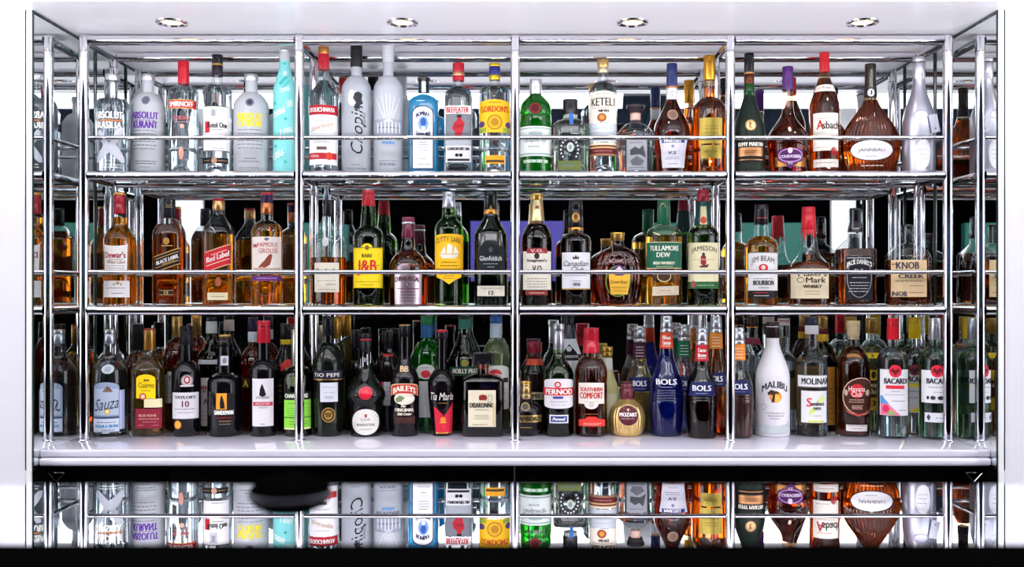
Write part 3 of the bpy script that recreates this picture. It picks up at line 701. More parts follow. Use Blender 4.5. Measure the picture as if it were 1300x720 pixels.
# ---- top shelf, fourth bay
bot('cognac_bottle',1,951,pf(b1,20,171,112,6,69,'s'),'k:#14201a',[(68,92,5.9,6.1,'g:#121114'),(92,94.5,6.3,6.3,'m:#b8855a','neck_band'),(94.5,107,6.2,6.3,'m:#5a3020','neck_band'),(107,122,6.3,7.2,'d:#16401e','neck_glass')],
    [E(953,158.5,7.2,7,'m:#c9a878'),G(953,158.5,7.2,1.2,'#8a6a40'),P([(951,154),(955,156),(953,160),(956,163),(951,162)],'#8a6a40'),Lb(934.5,970,178,206,'#141214',[T('REMY MARTIN',952.5,183,31,5,'#e8e2d8'),R(937,969,187,198,'m:#c08a5c'),F(940,966,190,195,2,'#6a3a20'),R(937,969,202,203.2,'m:#a87a50')])],
    'matt black cognac bottle with small gold medallion on the shoulder')
bot('cognac_bottle',1,1000,spline([(b1,20.5),(b1-2,21.5),(205,23),(186,25.5),(176,25.3),(166,21),(157,14.5),(149,9.5),(140,7.2),(130,6.7),(100,6.4),(86,6.4)]),'s:#f0dcc8',[(85,115,6.7,7,'g:#4b2366')],
    [E(1002.5,164,2,3,'#cfc3b4'),Lb(983,1023,199,211,'m:#a8763c'),Lb(987,1019,188,206,'#4a2058',[G(1003,197,15.5,1.4,'#b98ac0',9),E(1003,191,3,3.6,'#e6dcea'),T('COURVOISIER',1003,198.5,27,4,'#d8c4dc')],at=3,ab=3),P([(991,205),(1015,205),(1009,209),(1003,214.5),(997,209)],'#4a2058'),T('VS',1003,207,6,3.4,'#e6dcea')],
    'wide-bodied cognac bottle with purple capsule and purple crest label','cognac',139)
bot('brandy_bottle',1,1046.5,pf(b1,19,134,94,6,68,'l'),'s:#f4dcc4',[(67,92,5.8,6.3,'g:#b81f26')],
    [Lb(1034.5,1061,107,115.5,'#e9e2d8',[T('Privat',1049,111,10,3.4,'#4a4440'),F(1037,1043,110.5,112,1,'#a04038')],at=2.5),
     Lb(1031,1064,143,191,'#e6dfd6',[T('A',1041,158,9,12,'#a02a2a',bold=.03),T('sbach',1054,158.5,20,10,'#2a2524',bold=.02),F(1036,1058,149,151,1,'#b05a50'),F(1036,1060,166,168,1,'#99908a'),F(1034,1052,186,188,1,'#99908a')]),
     E(1058.5,191.5,4.2,5.5,'#8e1b22'),Lb(1031,1064,202,212,'#d9d2ca',[F(1035,1060,205,208,1,'#7a706a')])],
    'slender reddish brandy bottle with scarlet capsule and cream label','rum',100)
bot('armagnac_bottle',1,1105,spline([(b1,27),(b1-2,29),(212,32),(196,36),(183,37),(172,35),(160,29),(150,22),(140,15),(132,10.5),(125,8.2),(118,7.4),(100,7),(83,7)]),'s:#f6e4c4',[(81.5,112,6.6,7,'g:#1c1a26'),(112,123,7.4,7.7,'#2a2430','neck_label')],
    [E(1105.5,117.5,4.6,5,'#d8d4d0'),T('J',1105.5,117.5,2.6,5.5,K_),Lb(1078,1134,177,204.5,'#1d1a1c',at=13.6,ab=13.6),Lb(1079.2,1132.8,178.2,203.3,'#efedf0',[T('JANNEAU',1106,190.8,34,5.2,K_,bold=.015),F(1098,1114,197.5,199,1,'#8a8a90')],at=12.4,ab=12.4),E(1106,178.5,4,3.8,'#4a4448'),E(1106,178.5,2.4,2.2,'#bdb6b0'),F(1090,1124,209.5,211,1,'#e8dcc0')],
    'broad fluted amber bottle with white oval label','damber',128,dr=.6,flute=(44,0.018,135,222))
bot('champagne_bottle',1,1166.5,pf(b1,20,158,101,7.2,74,'s'),'m:#b9bac8',[(73,79,7.2,7.5,SIL),(79,80.5,7.7,7.7,'g:#3a3a44','neck_band'),(80.5,101,7.4,7.6,'m:#d0d0da','neck_foil')],
    [Lb(1162,1181,177,214,'#e6e6ee',[F(1164,1178,188.5,191.5,1,'#8a8a99'),F(1165,1177,194.5,197.5,1,'#8a8a99'),F(1165,1177,200,202,1,'#aaaab6')],at=14,ab=20),
     G(1169,145,10,0.8,'#8a8a94',6)],
    'silver grey champagne bottle with hanging square tag',yb=.075)
# ---- middle shelf, first bay
bot('whisky_bottle',2,152,spline([(b2,18.5),(b2-2,19.6),(340,19.8),(308,19.8),(300,18.5),(293,14),(288,10.5),(283,9.6),(276,9.4),(273,8.4),(270,7),(247,7)]),CG,[(245,248,7.3,7.3,'m:#c99a4a'),(248,259,7.2,7.2,'g:#9c2230'),(259,272,6.8,8,'g:#8e1d2a','neck_band')],
    [F(147.5,156.5,251,256,2,'#d9b46a'),Lb(132.5,163.5,312,346,'#ece7e4',[T("Dewar's",147,323.5,26,8,'#8a1c26'),F(137,157,329,330,1,'#8a6a60'),T('White Label',147.5,332.5,23,4.5,'#a8948c'),F(135,160,336,345,3,'#8a8684')],at=-3,tp=.08),
     Lb(132,167.5,356.5,377.5,'#e6e3e4',[E(149.5,359.5,2.4,2,'#b08a6a'),E(145,361,1,1.4,'#8a6a5a'),E(154,361,1,1.4,'#8a6a5a'),F(135,164,364.5,367,1,'#8a5a54'),F(141,159,371,374,1,'#4a4a54')])],
    'amber whisky bottle with red capsule and two white labels','amber',276,yb=.075)
bot('whisky_bottle',2,215,pf(b2,18.6,300,278,7.4,254,'r'),CG,[(253,277,7.2,7.6,'g:#1a1720')],
    [F(210,220,259,264,2,'#b8a07a'),E(211,306,4,4.5,'m:#c9954a'),F(205,220,311,313,1,'#c9a45c'),Lb(196,230,320,341,'#c79a45',sl=.36),Lb(196,230,321,340,'#17151a',[T('BLACK LABEL',214,329.5,30,4.8,W_,sl=.36,bold=.02),R(198,229,324,324.8,'#b98a4a',sl=.36),R(198,229,335,335.8,'#b98a4a',sl=.36),R(206,222,332.6,333.4,'#b98a4a',sl=.36)],sl=.36),
     Lb(202,221,367,376,'#1d1a1c',[R(203,220,368.5,369.3,'#b98a4a'),R(203,220,373.8,374.6,'#b98a4a'),T('12',211.5,371.5,5,3.6,'#d2b070')])],
    'square amber whisky bottle with slanting black label','damber',285,n=4.2,dr=.9)
bot('whisky_bottle',2,277.7,pf(b2,18.5,297,270,7.3,253,'s'),CG,[(252.5,255.5,7.5,7.3,'g:#a82230'),(255.5,267.5,7.4,7.6,'m:#cfa06a')],
    [Lb(259.5,295.5,315,341,'#d9b68a',sl=.34),Lb(259.5,295.5,316,340,'#b01e2c',[T('Red Label',277,326,29,7,W_,sl=.34),R(262,293,332.6,333.6,'#e6c8b0',sl=.34),R(268,288,320.2,321,'#e6c8b0',sl=.34)],sl=.34),
     E(277,358,4,6,'#8a4a2c'),Lb(263.5,289.5,371.5,381,'#d8cba8',[F(267,286,375,378,1,'#6a5a44')]) ],
    'square whisky bottle with slanting red label','amber',297,n=4.2,dr=.9)
bot('whisky_bottle',2,339,pf(b2,19.5,295,280,7.6,246,'q'),CG,[(245,248,7,7,'g:#b02032'),(248,258,6.9,6.9,'g:#38204c'),(258,272,7,7.2,'m:#b46a42','neck_band')],
    [Lb(320,358.5,300.5,344,'#e8ddd4',[T('FAMOUS',341,310.5,28,5.8,'#a8323a',bold=.01),T('THE',324,312,5,4,'#a8323a'),T('GROUSE',342,318.3,27,5.8,'#a8323a',bold=.01),E(338.5,303.5,3,2,'#6a6a7a'),P([(330,337),(336,331),(341,324),(344,322),(346,324),(345,329),(343,336),(337,340),(332,339),(327,341)],'#7c3a2c'),R(322,357,340,343,'#b9a08c')]),
     Lb(320,358.5,350,356.5,'#5a2a6a',[F(326,352,352.5,354,1,'#b9a0c4')])],
    'amber whisky bottle with brown game bird on cream label','amber',285)
# ---- middle shelf, second bay
bot('whisky_bottle',2,417,spline([(b2,20.5),(b2-2,21.8),(340,22.2),(312,22),(303,20.5),(297,15.5),(293,11.5),(288,11),(282,9.8),(277,7.4),(272,6.6),(256,6.6)]),CG,[(254.5,275,6.8,7,'g:#17151a')],
    [F(413,421,268,270,1,'#b08a5a'),Lb(399.5,430.5,333.5,371,'#ddd4c4',[T("Teacher's",414,343.5,25,5.5,'#2a2522'),F(403,420,347,349,1,'#4a4440'),F(402,427,355,358,1,'#9a9286'),F(414,426,360,362,1,'#6a6258'),F(402,427,366,369,1,'#9a9286')]),E(413,307,4,6,'#b4b6ba')],
    'half-clear whisky bottle with embossed shoulder and plain cream label','damber',327)
bot('whisky_bottle',2,468,pf(b2,19.7,303,288,7.2,243,'q',nk2=10.5),'s:#b7d69a',[(242,262,7.2,7.4,'g:#b81f2e')],
    [Lb(449,486,314,365.5,'#f0cf1e',[T('RARE',466,324.5,13,4.5,'#5a4a18'),T('J&B',466,340,24,20,'#b81f26',bold=.045),F(452,483,336,338,1,'#4a3a20'),F(452,483,356.5,359,1,'#8a7420'),F(458,476,360.5,363,1,'#8a7420'),R(449,486,314,315,'#8a7420')]),
     E(466,315,7,6,'#f0cf1e'),E(466,314.5,2.8,3,'#6a5a30')],
    'green whisky bottle with bright yellow label and red letters','dkgreen',272)
bot('whisky_bottle',2,518.5,spline([(b2,22.5),(b2-2,23.8),(362,24.4),(340,24.2),(331,22),(324,17),(319,11.5),(314,9.3),(306,8.4),(300,7.4),(278,7.4)]),'s:#f2e6d8',[(276,282,7.9,7.7,'g:#6a1e3a'),(282,284.5,8,8,SIL,'neck_band'),(284.5,302.5,7.5,8.4,'g:#5a1830','neck_band')],
    [E(513,340,8,5.5,'m:#8a7a80'),Lb(501,535.5,344,386.5,'m:#b4a4ac',[T('CHIVAS REGAL',517,354.5,31,6,'#4a2430',arc=2,bold=.02),E(517,361,3.6,2.6,'#4a2430'),T('12',517,361,3,3,W_),R(504,532,366,367.2,'#6a3a48'),F(506,529,369,384,4,'#4a2430')],at=3)],
    'squat whisky bottle with maroon capsule and silver label','rum',318)
bot('whisky_bottle',2,570,spline([(b2,17.3),(b2-2,18.3),(340,18.5),(296,18.5),(288,17.5),(282,14),(277,9.5),(272,8.6),(264,8.2),(262,7),(246,7)]),'s:#b7d69a',[(244,264,7.2,7.4,'m:#c9c6d2')],
    [Lb(552.3,588,297,346,'#eeb41c',[T('CUTTY SARK',569.5,305,32,7,'#2b2414',arc=3,bold=.01),P([(558,323),(582,323),(578,328),(562,328)],'#f2eee4'),P([(559,322),(565,312),(566,322)],'#f2eee4'),P([(567,322),(568,309),(575,312),(574,322)],'#f2eee4'),P([(575.5,322),(577,312),(583,322)],'#f2eee4'),F(560,580,332,334,1,K_),F(558,582,336,338.5,1,K_),R(554,586,341,342,'#7a5a14')],at=3),
     P([(553.5,345),(586.5,345),(585,352),(577,355),(570,361),(563,355),(555,352)],'#eeb41c'),F(562,578,348.5,355,2,'#7a5a14')],
    'green whisky bottle with pale capsule and yellow ship label','green',270)
bot('whisky_bottle',2,623,pf(b2,20.8,298,274,8.4,246,'l'),'s:#9fc3a0',[(244,266,7.8,8,'g:#14181a'),(266,272.5,8.2,8.8,'m:#b8803c','neck_band')],
    [P([(619.5,268),(623,260),(626.5,268)],'m:#c9954a'),Lb(607.5,641,311,343,'#11161a',[T('Glenfiddich',623,328,28,6,'#dfe3e2',bold=.005),F(613,633,334,336,1,'#9aa4a2'),F(618,628,338,340,1,'#9aa4a2'),E(623,317,2.6,3.4,'#3a464a')],at=5),
     Lb(606,640.5,363,376,'#d9d2c2',[T('12',623.5,372,6,5,K_),F(609,638,365,367,1,'#7a7468')])],
    'three-sided green whisky bottle with black shield label','dkgreen',275,n=3)
# ---- middle shelf, third bay
bot('whisky_bottle',2,681.5,pf(b2,19.7,305,284,7,247,'r',nk2=9.5),'s:#e8d4c0',[(246,254.5,7.6,7.4,'m:#c99a52'),(254.5,281,7.4,9.6,'m:#cdb98a','neck_label')],
    [E(682,266,3.4,5,'#8a3a34'),Lb(664,699.5,319,368,'#e3ddce',[E(681.5,325,3.4,4,'#2a2422'),T("Seagram's",681.5,331,25,5,'#2a2422'),T('V.O.',682.5,341.5,13,9,'#2a2422'),F(668,696,352,366,4,'#7a6e60')]),
     Lb(668.5,695,315,321.5,'#8e2a30',[T('V.O.',681.5,318.3,16,3.4,W_)],at=2),Lb(667,695,369,374.5,'#7e2a2c',[F(670,692,371,373,1,'#d9c4a0')])],
    'dark whisky bottle with flared gold neck label','cola',284)
bot('whisky_bottle',2,731,pf(b2,20,307,296,8.6,256,'q',nk2=9.4),'s:#e8d4c0',[(255,266,7.2,7.4,'g:#131216'),(266,289,7.2,8.6,'g:#16141a','neck_sleeve'),(289,293,9,9.2,'m:#b8803c','neck_band')],
    [E(731,276,4.6,6.5,'m:#b88a4a'),E(731,275,2.6,3,'#6a4420'),Lb(713.5,749,320.5,367.5,'#e9e8ee',[P([(727,329),(727,325),(729,327),(731,323.5),(733,327),(735,325),(735,329)],'#4a3a34'),T('Canadian',731,334.5,31,7,'#2b2a30',sh=.35,bold=.005),T('Club',733,342,16,7,'#2b2a30',sh=.35,bold=.005),F(716,746,348.5,351,1,'#77767e'),T('1858',732,361,9,3.8,'#55545c'),R(713.5,749,366,367.5,'#b8935a'),F(725,738,356,357.5,1,'#77767e')])],
    'nearly black whisky bottle with white script label','cola',297)
bot('whisky_bottle',2,784,spline([(b2,22.5),(b2-2,24.5),(376,28),(356,31.5),(342,32),(332,30),(324,25),(317.5,17),(314,10.5),(311,8.6),(304,8),(297,8)]),'s:#f0dcc4',[(295.5,298,8.9,8.9,GLD),(298,305.5,8.6,8.3,'m:#b98a4a')],
    [G(784.5,357,16,1.5,'#5a7a3c',20),Lb(773,799.5,347,374,'#d9a83a',[T('Crown Royal',786,358.5,22,6,'#3a2a18',sh=.3,bold=.005),F(776,797,364,366,1,'#7a5a20'),F(777,796,368,371,1,'#8a6a24')],tp=.14,at=2),
     P([(775,346),(779,340),(786,336),(793,340),(797,346),(790,350),(782,350)],'#4a2f6a'),P([(780,344),(786,338),(792,344)],'#e6cfc0'),E(786,346,4,2.4,'#b03038')],
    'rounded cut-glass whisky bottle with short gold cap','cognac',320,dr=.62,flute=(22,0.02,322,384))
bot('whisky_bottle',2,842.5,pf(b2,23,299,286,8,255,'q'),'s:#f3e8d4',[(254,285,7.8,8.4,'g:#1c5a40')],
    [E(841.5,262,3.6,4,'#c9b88a'),E(841.5,262,2.6,3,'#1c5a40'),P([(836,280),(849,271),(849,275),(836,284)],'#b8a878'),Lb(820,865,307,341,'#1b5844',[T('TULLAMORE',843,315,36,6.5,'#e9e6d8',bold=.02),T('DEW',842,323.5,17,6,'#e9e6d8',bold=.02),T('IRISH WHISKEY',843,334,27,3.6,'#d2d6b8'),F(831,855,337.5,339,1,'#a8b48a'),R(820,865,307,308,'#c9b88a'),R(820,865,340,341,'#c9b88a')]),
     E(843,351,9,7,'#3c2414'),G(843,351,9,1,'#c9b890',7),Lb(828,861.5,363.5,375,'#d8c9b0',[F(836,853,368,370.5,1,'#8a6a54'),F(832,858,371.5,373,1,'#b09a80')],sl=.04)],
    'stout amber whisky bottle with green capsule and green label','gold',300)
bot('whisky_bottle',2,892.5,pf(b2,20,301,286,7,242,'q',nk2=11),'s:#b9cfa0',[(241,256,7,7.4,'g:#8e1d2e'),(256,286,7.4,9.6,'d:#173a3a','neck_sleeve')],
    [Lb(889,897,262,285,'#d9cfa8',[E(893,279.5,4,4.5,'#b0442e')]),Lb(873,912,308,357.5,'#e6dcb4',[T('JAMESON',892.5,317.5,34,8,'#2a2a24',arc=3,bold=.015),P([(889.5,325),(896,325),(896.5,335),(893,338),(889.5,335)],'#8a2230'),E(893,323.5,2,3,'#3a3a34'),R(880,906,329,330,'#c9b98a'),P([(887,338),(900,335.5),(898,339.5),(889,339.5)],'#4a2a2a')]),
     Lb(873,912,357.5,366.5,'#2a5a34',[F(882,908,361,363.5,1,'#9fb48a'),E(880,361,3.4,4.4,'#8a4a44')])],
    'dark green whiskey bottle with deep red capsule and cream label','dkgreen',290)
# ---- middle shelf, fourth bay
bot('bourbon_bottle',2,966.5,pf(b2,20.7,315,300,8.2,261,'q',nk2=9),CG,[(260,285.5,7.5,7.8,'g:#17151b'),],
    [R(959.5,974,276,277,'#a03a34'),Lb(949,987,320,369,'#eceaea',[T('JIM BEAM',968,331,29,9,'#2a2422',arc=4,bold=.01),E(969,340,6,5,'#b5232e'),E(969,339.5,3,2.8,'#e8c8c0'),F(956,982,353,354.5,1,'#66605c'),T('BOURBON',969,359,26,6,'#2f2a2a'),F(962,977,364.5,366,1,'#66605c'),R(949,987,320,320.8,'#55504c')],at=2),
     Lb(949,987,369,378.5,'#17151a',[F(956,976,370.5,373,1,'#c0303a'),F(957,978,374.5,376.5,1,'#cfcac4')])],
    'amber bourbon bottle with white label and small red seal','amber',300)
bot('bourbon_bottle',2,1026.5,spline([(b2,24.5),(b2-2,25.6),(366,25.8),(346,25.6),(338,24.5),(331,19.5),(325,14.5),(318,11.8),(308,10.4),(296,9),(285,8),(265,8)]),CG,[(263,292,7.8,9.2,'g:#c0202e')],
    [P([(1019,290),(1034.5,290),(1034,297),(1032,304),(1030.5,296),(1028,295),(1026,299),(1024,294),(1021.5,308),(1019.5,300)],'g:#c0202e'),
     Lb(1001.5,1052,341,379,'#e0cfb0',[T("Maker's",1031,347.5,36,6.5,'#3a3026'),T('Mark',1035.5,355.5,25,7,'#3a3026'),G(1016,355.5,5,0.8,'#3a3026',3.6),T('WHISKY',1031,363.5,24,4.2,'#3a3026'),F(1020,1042,368,375,2,'#8a7a60')])],
    'bourbon bottle sealed with dripping red wax','rum',333,n=2.6)
bot('whiskey_bottle',2,1086,pf(b2,22.5,318,302,8.6,266,'l',nk2=9.2),CG,[(264.5,281,7.2,7,'g:#131217'),(281,294.5,7,9.8,'g:#16141a','neck_sleeve')],
    [F(1080,1092,289,291,1,'#cfcfd4'),Lb(1073,1108,324.5,380.5,'#1b191f',[T("JACK DANIEL'S",1090.5,335,32,8,W_,arc=4,bold=.02),R(1075,1106,327,328,'#cfcfd4'),T('No.7',1090,344,10,5,'#e0e0e4'),F(1080,1101,351,354,1,'#cfcfd4'),F(1077,1104,357,372,4,'#cfcfd4'),G(1090.5,352,16,0.8,'#9a9aa4',26)],at=2)],
    'square whiskey bottle with black label and white lettering','damber',316,n=5,dr=.9)
bot('bourbon_bottle',2,1152.5,pf(b2,26,328,310,8,287,'r'),CG,[(285.5,291,7.2,7.2,'g:#17151a'),(291,308,6.6,7.8,'g:#1c1a20','neck_sleeve')],
    [Lb(1129,1176.5,330,377,'#d6bb92',[T('KNOB',1152,337,29,9,'#3a3644',bold=.03),T('CREEK',1156.5,350.5,32,5,'#3a3644',bold=.03),F(1136,1174,355.5,358,1,'#6a5a4a'),F(1155,1173,361.5,364,1,'#6a5a4a'),F(1152,1175,370,373,1,'#8a2f2c'),T('NOB',1141,373,20,6,'#4a4654',bold=.03),R(1130,1137,334.5,336,'#6a5a4a')])],
    'flat rectangular bourbon bottle with tan newspaper-like label','rum',331,n=4,dr=.75,yb=.085)
# ---- worktop, front row, first bay
bot('tequila_bottle',3,139.7,spline([(b3,20),(b3-2,21.4),(510,21.6),(474,21.4),(466,19.5),(460,15),(455,11),(449,9.4),(440,8.3),(434,7),(421,6.8)]),CG,[(418.6,424,7.2,7.2,SIL),(424,436,6.6,7.2,'m:#bfc4d2','neck_foil')],
    [E(137,469,8,6,'#c2c7ce'),E(137,469,4.5,3.6,'#9aa2ac'),Lb(119.5,154,485.5,549,'#8d9bb4',[R(121,152.5,494,527,'#aeb9cc'),P([(130,498),(134,493),(137,490),(140,493),(144,498)],'#6a4a3a'),T('Sauza',137,513,32,15,'#222a3c',sh=.35,sl=.15,bold=.015),E(136.5,522.5,4,4,'#c9a84a'),E(136.5,522.5,2.4,2.4,'#e6d9a0'),R(119.5,154,529,531.5,'#3c4a6a'),R(119.5,154,532,548,'#c9d2e0'),F(123,151,535,538,1,'#3a4254'),T('TEQUILA SILVER',137,541.5,31,4,'#2e76a8'),F(128,148,545,547,1,'#3a4254')],at=7),
     Lb(154.5,160,496,546,'#b9bfe0')],
    'clear tequila bottle with arched silver blue label','water',452)
bot('tequila_bottle',3,190,pf(b3,20.3,468,447,7.2,418,'l'),CG,[(417,419,7.3,7.3,'g:#8e2a2a'),(419,444.5,7,7.3,'m:#c08a3c')],
    [Lb(173,197.5,475.5,506,'#f0cf16',[T('Jose',186,483,7,4,'#4a2a14'),T('Cuervo',186,489,20,7,'#4a2a14',bold=.01),F(179,192,495,497,1,'#6a4a1c'),E(181.5,503.5,4.4,4.4,'#b0302c'),E(181.5,503.5,2.8,2.8,'#e6d2b0')],at=6),
     Lb(183,207,506.5,517.5,'#f2e6b8'),Lb(172,208.5,519,544,'#7c1c30',[T('BLUE AGAVE',187.5,527.5,22,3,'#e3c9a8'),F(176,203,531,533,1,'#d2a894'),F(180,200,535,536.5,1,'#b07a74'),F(175,183,539,541,1,'#b07a74'),F(192,204,539,541,1,'#b07a74')])],
    'square tequila bottle with yellow label above a maroon one','gold',456,n=4,dr=.9)
bot('port_bottle',3,236.6,pf(b3,18.2,474,458,7.2,415,'r',nk2=9),'d:#08070b',[(414,437.5,7.2,7.6,'k:#17151b')],
    [E(237.5,483.5,8,8,'#b9b0b0'),G(237.5,483.5,8,1.6,'#7a7276'),E(237.5,482.5,4,5,'#9c2430'),E(237.5,482.5,2.2,3,'#e2d9d4'),R(229,246,489,491,'#d8d0cc'),
     Lb(219.5,254,498.5,532,'#dedbe0',[T("TAYLOR'S",236.5,504.5,28,4,'#3a343c'),T('10',236,513,9,8,'#6a1c40'),F(222,250,518.5,520.5,1,'#66606a'),F(226,247,523,525,1,'#8a848e'),R(219.5,254,531,532,'#b9b4bc')]),E(226,539.5,4.3,5.3,'#d98a2a'),E(226,539.5,3,3.8,'#e6a84a')],
    'matt black port bottle with white label and orange sticker')
bot('port_bottle',3,285.5,pf(b3,21.5,486,473,8.2,427,'q',nk2=10),'d:#08070b',[(425,427.5,7.4,7.4,GLD),(427.5,440,7.3,7.4,'g:#100f13')],
    [Lb(280,290,452,464,'#c9c9d2',[E(285,458,2.6,3.6,'#77777f')]),Lb(273.5,297.5,499.5,541,'#131116',[R(274.5,288,499.5,520,'#d9902a'),P([(279.5,519),(279,512),(280,505),(281.5,501.5),(283,505),(285,512),(285.5,519)],'#131116'),T('SANDEMAN',284.5,524,24,5.5,W_,bold=.03),F(274,296,529,532,1,'#b01c34'),F(277,294,534,536,1,'#b08a4a'),F(277,294,538,539.5,1,'#9a8a70')])],
    'stout black port bottle with small orange square and cloaked silhouette')
bot('sherry_bottle',3,334.8,pf(b3,18,471,456,8,408,'r',nk2=8.4),'d:#09070b',[(407,435,6.6,8.4,'g:#b81c30')],
    [Lb(320.5,347.5,481,541.5,'#e6e1e6',[P([(329,502),(330,494),(331.5,490),(332.5,487),(334,490),(336,495),(338,502),(333,504)],K_),T('SANDEMAN',333.5,504.7,17,3,'#3a343a'),R(321.5,346.5,510.5,515.5,'#b02a40'),T('MEDIUM DRY',334,513,19,2.8,W_),F(328,340,517,518.5,1,'#77707a'),F(331,337,537.5,539.5,1,'#77707a')])],
    'black sherry bottle with red capsule and tall white silhouette label')
bot('liqueur_bottle',3,377.3,pf(b3,19,478,464,7,415,'r',nk2=7.4),'s:#c2d29a',[(413,418,6.2,6.2,'g:#2a2a22'),(418,464,5.6,7.4,'m:#a9a89c','neck_sleeve')],
    [E(372,484,4,7,'#4a5630'),Lb(361,395.5,498,507.5,'#15150f',[T('CHARTREUSE',378,502.8,32,5,'#e9ecd8',bold=.02)]),Lb(361,395.5,508,543.5,'#7cc03c',[F(365,392,511,514,1,'#3c7020'),F(364,393,517,529,4,'#5a9a2c'),R(361,395.5,529.5,531,'#3c6a1c'),F(366,392,534,540,2,'#3c7020')]),Lb(361,395.5,543.5,545.5,'#e6e0b0')],
    'dark green liqueur bottle with bright green label behind a chrome post','dkgreen',470)
# ---- worktop, front row, second bay
bot('sherry_bottle',3,416.8,pf(b3,19.6,466,435,7,402,'r',br=18),'d:#0b0f0a',[(401,426,6.8,7,'g:#121116'),],
    [Lb(398,435.5,470.5,483,'#1d1c2c',[T('TIO PEPE',416.5,476.3,34,4.6,W_,bold=.015),R(398,435.5,481.5,483,'m:#b08a4a')]),Lb(406.5,429,486,510.5,'#d9d9e2',[F(409,426,491,492.5,1,'#9a9aa8'),F(410,426,497,500,1,'#aaaab8'),F(411,424,503,506,2,'#9a9aa8')]),
     E(417,527,9,9.5,'#15120c'),G(417,527,9,1.6,'#8a6a34',9.5),E(417,527,5.5,6,'#9a7434'),P([(412.5,524),(421.5,524),(420,530),(414,530)],'#5a4018')],
    'dark sherry bottle with a navy neck-to-shoulder name band')
bot('liqueur_bottle',3,464.5,spline([(b3,18.5),(b3-2,19.6),(530,19.8),(514,20.5),(509,22.5),(504,24.5),(498,24.5),(490,21),(480,14),(470,8.8),(460,7),(445,6.4),(427,6.4)]),'d:#0b0e0c',[(423.5,430,7,7,'g:#1c1a1e'),(430,432,7.1,7.1,'g:#a82232','neck_band'),(432,447,6.6,6.6,'g:#17161a','neck_band')],
    [P([(457.5,456),(472,447),(472.5,461),(458,468)],'#d9d6dc'),T('B',465,457,5,5,'#9a96a0'),E(464,499.5,9,8.5,'g:#b81c30'),G(464,499.5,6.4,.8,'#8e1626'),E(464.5,536,18,17.5,'#1a181c'),E(464.5,536,17,16.5,'#e3dfd8'),R(463,466,526,530,'#8e3a1c'),T('D.O.M.',464.5,533,12,3,'#3a3436'),T('BENEDICTINE',464.5,539.5,23,3.2,'#4a4446'),F(456,473,544,546,1,'#8a8486')],
    'bell-shouldered dark liqueur bottle with red wax seal and round white label')
bot('liqueur_bottle',3,514,pf(b3,18.3,484,450,6.8,413,'s'),'d:#0a080b',[(412,413.5,7.2,7.2,'m:#b08a5a'),(413.5,428,6.9,6.9,'g:#131116')],
    [T('BB',513.5,468.3,10,7.5,'#cfae86',bold=.03),Lb(496.5,530.5,487,500.5,'#d8b48a',at=4,ab=-4),Lb(497.5,529.5,488,499.5,'#b02c24',[T('BAILEYS',513.5,495,28,7,'#f2e6d6',arc=4,bold=.03)],at=4,ab=-4),
     E(513.5,506.5,13,7.5,'#dfd6c4'),P([(502,507),(508,502),(514,505),(510,510),(504,511)],'#6a7a54'),E(519,507,5,3.4,'#efe8dc'),T('The',512,515.5,6,3.5,'#e6dccc',sh=.3),T('ORIGINAL',513.5,520.5,24,4,'#efe6d8',bold=.02),T('Irish Cream',513.5,525.5,17,3.8,'#d9cdb8',sh=.3),R(500,527,529,538,'#2c1410'),F(504,524,531,536,2,'#5a3428')],
    'black cream liqueur bottle with curved red banner')
bot('liqueur_bottle',3,561,pf(b3,18,487,468,6.2,419,'r',br=13.2),'d:#0a070b',[(418.5,421.5,7.3,7.5,'g:#a01c2e'),(421.5,430,7.6,7.2,'g:#17141a')],
    [T('Tia Maria',563,503.5,32,9.5,'#efe8dc',sh=.3,bold=.015),R(556,567,511.5,512.5,'m:#b08a3c'),P([(551,517),(553,517),(562,528),(574,511),(575,511),(572.5,551),(553.5,551)],'#b81f34'),E(562.5,533,3.6,3.4,'#d97a2c'),R(558,567,536,537.2,'#d99a3c'),R(553.5,572.5,549,550.5,'m:#c9a04a')],
    'black tapered liqueur bottle with red panel and white script')
bot('liqueur_bottle',3,613.5,pf(b3,26.5,484,474,6.8,457,'q'),'s:#c98a70',[(448,462,13.6,13.6,'g:#141216','cap',6),(462,468,6.6,6.2,'#b89a80','neck_band')],
    [T('DISARONNO',613,455.5,21,3.6,'#8a6a44'),Lb(594.5,629.5,495.5,542,'#dcd2b8',[E(610,505,2.2,3.6,'#7a2420'),E(613,504.5,2.2,4,'#7a2420'),E(616,505,2.2,3.6,'#7a2420'),T('DISARONNO',612,514.5,31,6,'#2a2420',bold=.02),F(602,622,519.5,521,1,'#8a8070'),F(602,622,526,533,3,'#9a9080'),F(600,620,538,540,1,'#6a6254'),G(622,506,3,.8,'#9a9080',5),R(625.8,628.5,512,540,'#c9b88a')])],
    'square dark red liqueur bottle with oblong black stopper','cola',478,n=6,dr=.75)
